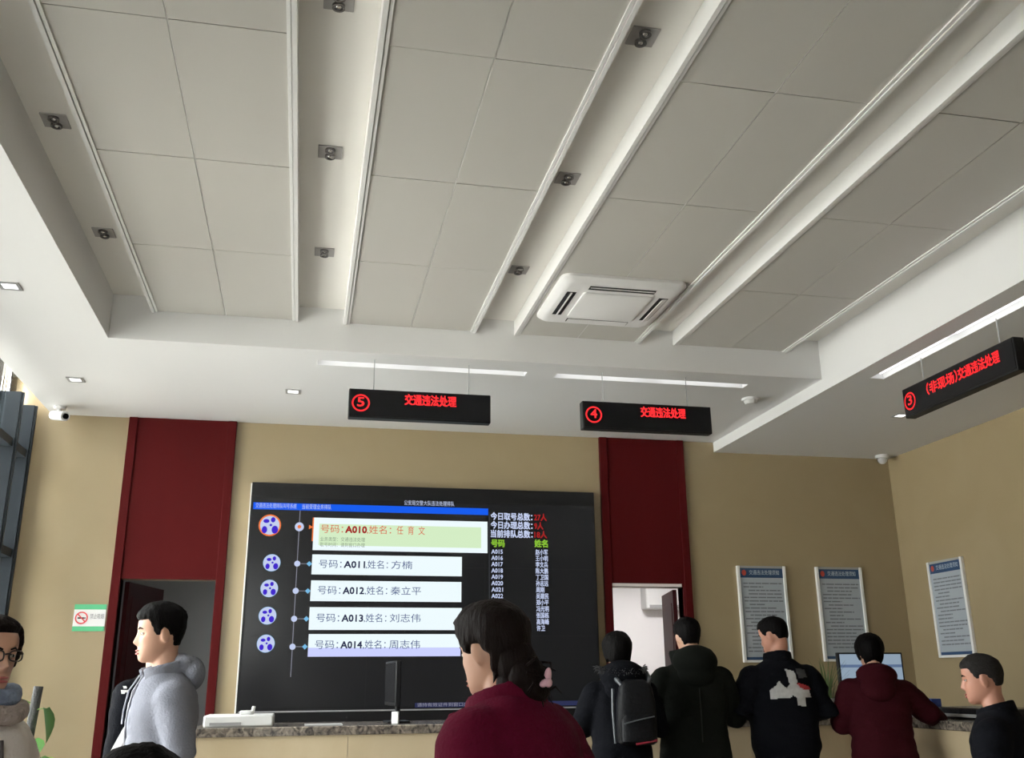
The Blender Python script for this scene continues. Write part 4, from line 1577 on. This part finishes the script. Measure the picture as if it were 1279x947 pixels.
# --- seated person whose hair crosses the bottom edge
ch = tag(empty('waiting_chair', (-0.235, 1.72, 0), R(10), local=True), 'grey waiting chair under the seated person at the bottom edge', 'chair')
MB().box(-.22, .22, -.20, .24, .42, .45).build('seat', GREYP, ch, bevel=.012)
mtc = Matrix.Translation((0, -.235, .66)) @ Matrix.Rotation(R(10), 4, 'X')
MB().obox(mtc, .42, .022, .40).build('backrest', GREYP, ch, bevel=.01)
for sx_ in (-.19, .19):
    MB().tube([(sx_, .2, .42), (sx_ * 1.1, .23, 0)], .012, 8).build('leg', STEEL, ch)
    MB().tube([(sx_, -.20, .80), (sx_, -.19, .42), (sx_ * 1.1, -.25, 0)], .012, 8).build('leg', STEEL, ch)
p = Person('seated person, only the black hair on top of the head rising above the bottom edge', (-0.235, 1.72, 0), 10, 1.50, seat=.455, lean=14, head=(0, 16, 0), hip_y=-.05)
p.arms(((-.25, .02, .70), (-.14, .25, .60)), ((.25, .02, .70), (.14, .25, .60)))
p.legs({-1: ((-.11, .38, .50), (-.11, .36, .085)), 1: ((.11, .38, .50), (.11, .36, .085))})
p.body()
p.face()
p.hair(HAIRB, hair_offset(top=.020, side=.018, back=.02, front_line=.055, nape=-.08, seed=31, rough=.005), zmin=-.10)
p.garment('jacket', BLK, JACKET, sleeve=(.080, .064, .05), seed=12)
p.pants(MATS['black_trousers'])
p.shoes()

# --- woman in the magenta coat
p = Person('person in a magenta coat with a pink hair clip in a low bun', (0.558, 2.41, 0), 40, 1.565, lean=11, head=(-3, 8, 0), fine=True, width=.93, neck=.118)
p.arms(((-.225, .04, 1.11), (-.18, .17, .96)), ((.245, -.01, 1.10), (.22, .12, .93)))
p.legs()
p.body()
p.face()
def bun(h, p=p):
    for q in ((.0, -.085, -.045, .066, .050, .070), (.0, -.070, -.100, .060, .045, .050), (.005, -.112, -.082, .062, .045, .055), (.012, -.125, -.122, .050, .040, .036), (.022, -.128, -.100, .044, .036, .044), (.040, -.12, -.120, .030, .028, .030)):
        h.ell(p.hp(*q[:3]), *q[3:], p.HM.to_3x3(), 16, 10)
    rnd = random.Random(3)
    for _ in range(46):
        a = Vector((rnd.uniform(-.04, .055), rnd.uniform(-.15, -.11), rnd.uniform(-.14, -.05)))
        b = a + Vector((rnd.uniform(-.015, .045), rnd.uniform(-.03, .0), rnd.uniform(-.045, .02)))
        c = b + Vector((rnd.uniform(-.01, .025), rnd.uniform(-.01, .01), rnd.uniform(-.035, .0)))
        h.tube([p.hp(*a), p.hp(*b), p.hp(*c)], [.004, .003, .001], 5)
p.hair(HAIRBR, hair_offset(top=.024, side=.016, back=.022, front_line=.064, side_line=-.005, nape=-.11, seed=14, rough=.006), zmin=-.115, extra=bun, label='dark brown hair tied in a loose low bun')
MAG = cloth('magenta_wool', (0.085, 0.003, 0.017), bump=0.3)
j = p.garment('coat', MAG, [(t_, a * 1.04, b * 1.06, y) for t_, a, b, y in COAT], sleeve=(.098, .080, .066), fold=.008, seed=17, voxel=.011, lbl='magenta wool coat')
c_ = MB()
p.collar(c_, .112, .090, .075, .024, gap=40, t0=.478, tilt=.012, dy=-.004)
p.sub('collar', c_, MAG, j, vox=.009, sm=3)
for s in (-1, 1):
    l_ = MB()
    l_.loft([[p.tp(s * x, y, t_) for x, y, t_ in ((.03, .125, .50), (.10, .115, .52), (.125, .145, .43), (.06, .165, .34), (.015, .163, .30))], [p.tp(s * x, y - .022, t_) for x, y, t_ in ((.03, .125, .50), (.10, .115, .52), (.125, .145, .43), (.06, .165, .34), (.015, .163, .30))]], True)
    p.sub('lapel', l_, MAG, j, vox=.008, sm=3)
# hair clip: two petals on a bar
cl_ = MB()
for q in ((.024, -.168, -.092, .012, .008, .024, 25), (.004, -.170, -.110, .020, .008, .010, -20), (.016, -.174, -.110, .012, .008, .014, 60)):
    cl_.ell(p.hp(*q[:3]), q[3], q[4], q[5], (p.HM @ Matrix.Rotation(R(q[6]), 4, 'Y')).to_3x3(), 12, 8)
p.sub('hair_clip', cl_, mat('pink_clip', (0.72, 0.42, 0.50), 0.35), label='pale pink petal hair clip')
p.pants(MATS['black_trousers'])
p.shoes()

# --- person in black with the fur-trimmed hood and a backpack
p6 = p = Person('person in a black hooded jacket with fur trimmed hood, wearing a backpack', (1.985, 6.12, 0), -4, 1.63, head=(4, 10, 0), width=1.0)
p.arms(on_counter(-1, .30, 1.10, .17, 1.10), on_counter(1, .30, 1.10, .17, 1.10))
p.legs()
p.body()
p.hair(HAIRB, hair_offset(top=.022, side=.022, back=.024, front_line=.05, side_line=-.06, nape=-.115, seed=41), zmin=-.115, label='black hair tucked into the hood')
BLK2 = cloth('black_down_cloth', (0.0042, 0.0046, 0.0068))
j = p.garment('coat', BLK2, [(t_, a * .98, b * 1.02, y) for t_, a, b, y in COAT], sleeve=(.088, .074, .060), fold=.007, seed=23)
hd = MB()
hd.ell(p.tp(0, -.10, .53), .155, .105, .105, p.T.to_3x3())
hd.ell(p.tp(0, -.125, .455), .135, .075, .09, p.T.to_3x3())
p.collar(hd, .11, .135, .09, .03, gap=80, t0=.50, tilt=.012, dy=-.02)
hd_o = p.sub('hood', hd, BLK2, j, vox=.011, sm=4)
fur = MB()
rnd = random.Random(8)
for i in range(520):
    a = R(200 + 140 * rnd.random() - 0) if i % 4 else R(180 + 180 * rnd.random())
    r = .150 + rnd.uniform(-.012, .012)
    x, y = r * math.cos(a), -.03 + r * .95 * math.sin(a)
    b = Vector((x, y, .585 - .03 * math.sin(a) * -1 + rnd.uniform(-.012, .012)))
    d = Vector((math.cos(a) * rnd.uniform(.4, 1.3), math.sin(a) * rnd.uniform(.4, 1.3), rnd.uniform(-.7, .9))).normalized() * rnd.uniform(.018, .034)
    fur.tube([p.tp(*b), p.tp(*(b + d * .6)), p.tp(*(b + d + Vector((0, 0, -.006))))], [.0035, .0028, .0006], 4)
fo = p.sub('fur_trim', fur, mat('grey_fur', (0.055, 0.055, 0.058), 0.7, var=0.5, vscale=50), hd_o, label='dark grey fur edging of the hood')
fo['kind'] = 'stuff'
p.pants(MATS['black_trousers'])
p.shoes()
k = p.s
bp = tag(empty('backpack', tuple(Matrix.Translation(p.root.location) @ Matrix.Rotation(p.root.rotation_euler.z, 4, 'Z') @ Vector((.045 * k, -.225 * k, 1.22 * k))), p.root.rotation_euler.z, local=True), 'black backpack with grey strap and red edge, on the back of the fur hooded person', 'backpack')
t = MB()
rr = []
for z, w, d in ((-.21, .11, .045), (-.195, .135, .062), (-.10, .14, .070), (.05, .135, .066), (.15, .115, .052), (.185, .09, .038), (.20, .06, .02)):
    rr.append([(w * math.copysign(abs(math.cos(q)) ** .6, math.cos(q)), d * math.copysign(abs(math.sin(q)) ** .6, math.sin(q)), z) for q in [2 * math.pi * i / 24 for i in range(24)]])
rr = [[(x * .88, y, z * .92) for x, y, z in r] for r in rr]
bag = t.loft(rr, True).build('bag', mat('black_nylon', (0.004, 0.0044, 0.006), 0.5, spec=0.2, bump=0.2, bscale=50), bp, smooth=True)
t = MB()
rr = [[(w * math.copysign(abs(math.cos(q)) ** .6, math.cos(q)), -.055 + d * math.sin(q), z) for q in [2 * math.pi * i / 20 for i in range(20)]] for z, w, d in ((-.185, .09, .02), (-.17, .11, .036), (-.05, .11, .036), (-.02, .09, .02))]
pk = t.loft(rr, True).build('front_pocket', MATS['black_nylon'], bp, smooth=True)
MB().tube([(-.10, -.088, -.07), (-.02, -.095, -.05), (.09, -.088, -.03)], .004, 6).build('zip', mat('zip_grey', (0.10, 0.11, 0.12), 0.35), pk, smooth=True)
MB().tube([(-.03, -.082, -.185), (.04, -.086, -.175), (.10, -.076, -.165)], .007, 6).build('red_edge', mat('red_piping', (0.30, 0.02, 0.04), 0.5), bp, smooth=True)
for s in (-1, 1):
    MB().tube([(s * .080, -.005, .145), (s * .105, .035, .185), (s * .115, .13, .215), (s * .12, .235, .16)], [.013, .015, .015, .014], 8).build('shoulder_strap', mat('grey_strap', (0.030, 0.034, 0.040), 0.35), bp, smooth=True)
MB().tube([(-.145, -.02, .13), (-.155, -.045, .0), (-.145, -.04, -.18)], .008, 8).build('side_strap', mat('grey_strap_shiny', (0.06, 0.07, 0.08), 0.3), bp, smooth=True)

# --- person in the long dark green parka
p = Person('person in a long dark green parka with the hood down, standing at the counter', (2.525, 6.26, 0), -4, 1.735, head=(3, 8, 0), width=1.10)
p.arms(on_counter(-1, .30, 1.12, .20, 1.08, .05, .285), on_counter(1, .32, 1.13, .24, 1.08, .05, .295))
p.legs()
p.body()
p.hair(HAIRB, hair_offset(top=.014, side=.008, back=.010, front_line=.055, nape=-.06, seed=51), zmin=-.09)
GRN = cloth('dark_green_parka', (0.0085, 0.0100, 0.0080), bump=0.2)
j = p.garment('parka', GRN, [(t_, a * 1.0, b * 1.05, y) for t_, a, b, y in [(-.66, .20, .15, 0), (-.62, .245, .18, 0)] + COAT[2:]], sleeve=(.092, .076, .062), fold=.006, seed=29)
hd = MB()
hd.ell(p.tp(.0, -.105, .53), .150, .105, .105, p.T.to_3x3())
hd.ell(p.tp(.0, -.125, .455), .130, .070, .090, p.T.to_3x3())
p.collar(hd, .105, .128, .10, .03, gap=80, t0=.50, tilt=.015, dy=-.02)
hd_o = p.sub('hood', hd, GRN, j, vox=.011, sm=4)
s_ = MB().tube([p.tp(0, -.16, .37), p.tp(0, -.163, .2), p.tp(0, -.158, .05)], .004, 6)
p.sub('back_seam', s_, mat('seam_green', (0.010, 0.012, 0.010), 0.8), j)
p.pants(MATS['black_trousers'])
p.shoes()

# --- person in the black jacket with the white and red print
p = Person('person in a black jacket with a white and red print on the back', (3.145, 6.22, 0), -6, 1.745, lean=4, head=(42, 12, 0), width=1.10)
p.arms(((-.285, -.03, 1.14), (-.20, .18, 1.12)), ((.285, -.03, 1.12), (.20, .18, 1.11)))
p.legs()
p.body(SKIN2)
p.face()
p.hair(HAIRB, hair_offset(top=.012, side=.006, back=.008, front_line=.055, side_line=.0, nape=-.035, seed=61), zmin=-.09, label='short cropped black hair')
j = p.garment('jacket', BLK, [(-.16, .165, .13, 0), (-.13, .175, .138, 0), (-.07, .178, .14, 0), (0, .20, .155, 0), (.12, .20, .15, 0), (.25, .20, .145, .0)] + JACKET[5:], sleeve=(.092, .080, .062), fold=.007, seed=33, lbl='black padded jacket')
c_ = p.collar(MB(), .086, .080, .072, .02, gap=20, t0=.505, tilt=.01, dy=-.01)
p.sub('collar', c_, BLK, j, vox=.009)
jb = BVHTree.FromObject(j, bpy.context.evaluated_depsgraph_get())
print_on(jb, j, [[(-.005, 1.375), (.055, 1.36), (.065, 1.29), (.055, 1.285), (.10, 1.25), (.14, 1.25), (.15, 1.21), (.155, 1.20), (.11, 1.20), (.105, 1.145), (.045, 1.15), (.05, 1.20), (.01, 1.215), (-.03, 1.225), (.01, 1.28)],
                 [(-.12, 1.245), (-.08, 1.27), (-.055, 1.30), (-.02, 1.26), (.02, 1.255), (.02, 1.20), (-.12, 1.19)]], PRW, 'back_print', p.s, label='white printed emblem')
print_on(jb, j, [[(.065, 1.29), (.15, 1.265), (.155, 1.245), (.10, 1.245), (.06, 1.275)]], mat('print_red', (0.40, 0.03, 0.035), 0.7), 'red_print', p.s, label='red printed bar')
print_on(jb, j, [[(.07, 1.375), (.135, 1.37), (.14, 1.32), (.075, 1.315)]], mat('print_grey', (0.035, 0.037, 0.04), 0.7), 'grey_print', p.s, label='dark grey printed patch')
p.pants(cloth('navy_trousers', (0.016, 0.018, 0.035)))
p.shoes()

# --- person in the maroon hooded jacket, reaching to the right
p = Person('person in a maroon hooded jacket leaning on the counter, black hair seen from behind', (3.745, 6.05, 0), -12, 1.63, lean=10, side=2, head=(0, 16, 4), width=1.06)
p.arms(((-.245, .08, 1.10), (-.14, .34, 1.14)), ((.36, .05, 1.16), (.50, .25, 1.125)))
p.legs()
p.body()
p.hair(HAIRB, hair_offset(top=.022, side=.020, back=.026, front_line=.05, side_line=-.05, nape=-.105, seed=71, rough=.005), zmin=-.112, label='full black hair')
MAR = cloth('maroon_down', (0.036, 0.0036, 0.0072), bump=0.2)
j = p.garment('jacket', MAR, [(-.22, .19, .14, 0), (-.18, .21, .155, 0)] + [(t_, a * 1.06, b * 1.10, y) for t_, a, b, y in JACKET[2:]], sleeve=(.092, .076, .058), fold=.006, seed=37, quilt=.005, lbl='maroon quilted jacket')
hd = MB()
hd.ell(p.tp(-.02, -.115, .51), .145, .085, .085, p.T.to_3x3())
hd.ell(p.tp(-.03, -.140, .42), .125, .060, .095, p.T.to_3x3())
p.collar(hd, .10, .112, .06, .028, gap=70, t0=.50, tilt=.012, dy=-.015)
p.sub('hood', hd, MAR, j, vox=.011, sm=4)
p.pants(MATS['dark_trousers'])
p.shoes()

# --- man on the right, sitting on a high stool
stl = tag(empty('high_stool', (3.52, 4.58, 0), 0, local=True), 'black high stool under the person seated at the right counter', 'stool')
MB().cyl((0, 0), .17, .50, .55, 28).build('seat', BLACKP, stl, bevel=.01)
MB().cyl((0, 0), .025, .04, .50, 16).build('column', STEEL, stl, smooth=True)
MB().cyl((0, 0), .20, .0, .04, 28, r2=.17).build('base', STEEL, stl, smooth=True)
p = Person('person seated in profile at the right counter, black jacket and short greying hair', (3.52, 4.58, 0), 38, 1.74, seat=.55, lean=8, head=(16, 4, 0), fine=True, width=1.10, hip_y=-.04)
p.arms(((-.29, .02, .84), (-.15, .26, .74)), ((.29, .02, .84), (.15, .26, .74)))
p.legs({-1: ((-.15, .40, .54), (-.14, .42, .10)), 1: ((.15, .40, .54), (.14, .42, .10))})
p.body(SKIN2)
p.face()
p.hair(HAIRG, hair_offset(top=.012, side=.004, back=.006, front_line=.055, side_line=.0, nape=-.04, seed=81, rough=.003), zmin=-.09, label='short greying hair')
j = p.garment('jacket', BLK, [(t_, a * 1.06, b * 1.06, y) for t_, a, b, y in JACKET], sleeve=(.094, .078, .06), fold=.006, seed=43, lbl='black jacket with a standing collar')
c_ = p.collar(MB(), .090, .082, .062, .022, gap=30, t0=.50, tilt=.012, dy=-.012)
p.sub('collar', c_, BLK, j, vox=.009)
p.pants(MATS['black_trousers'])
p.shoes()
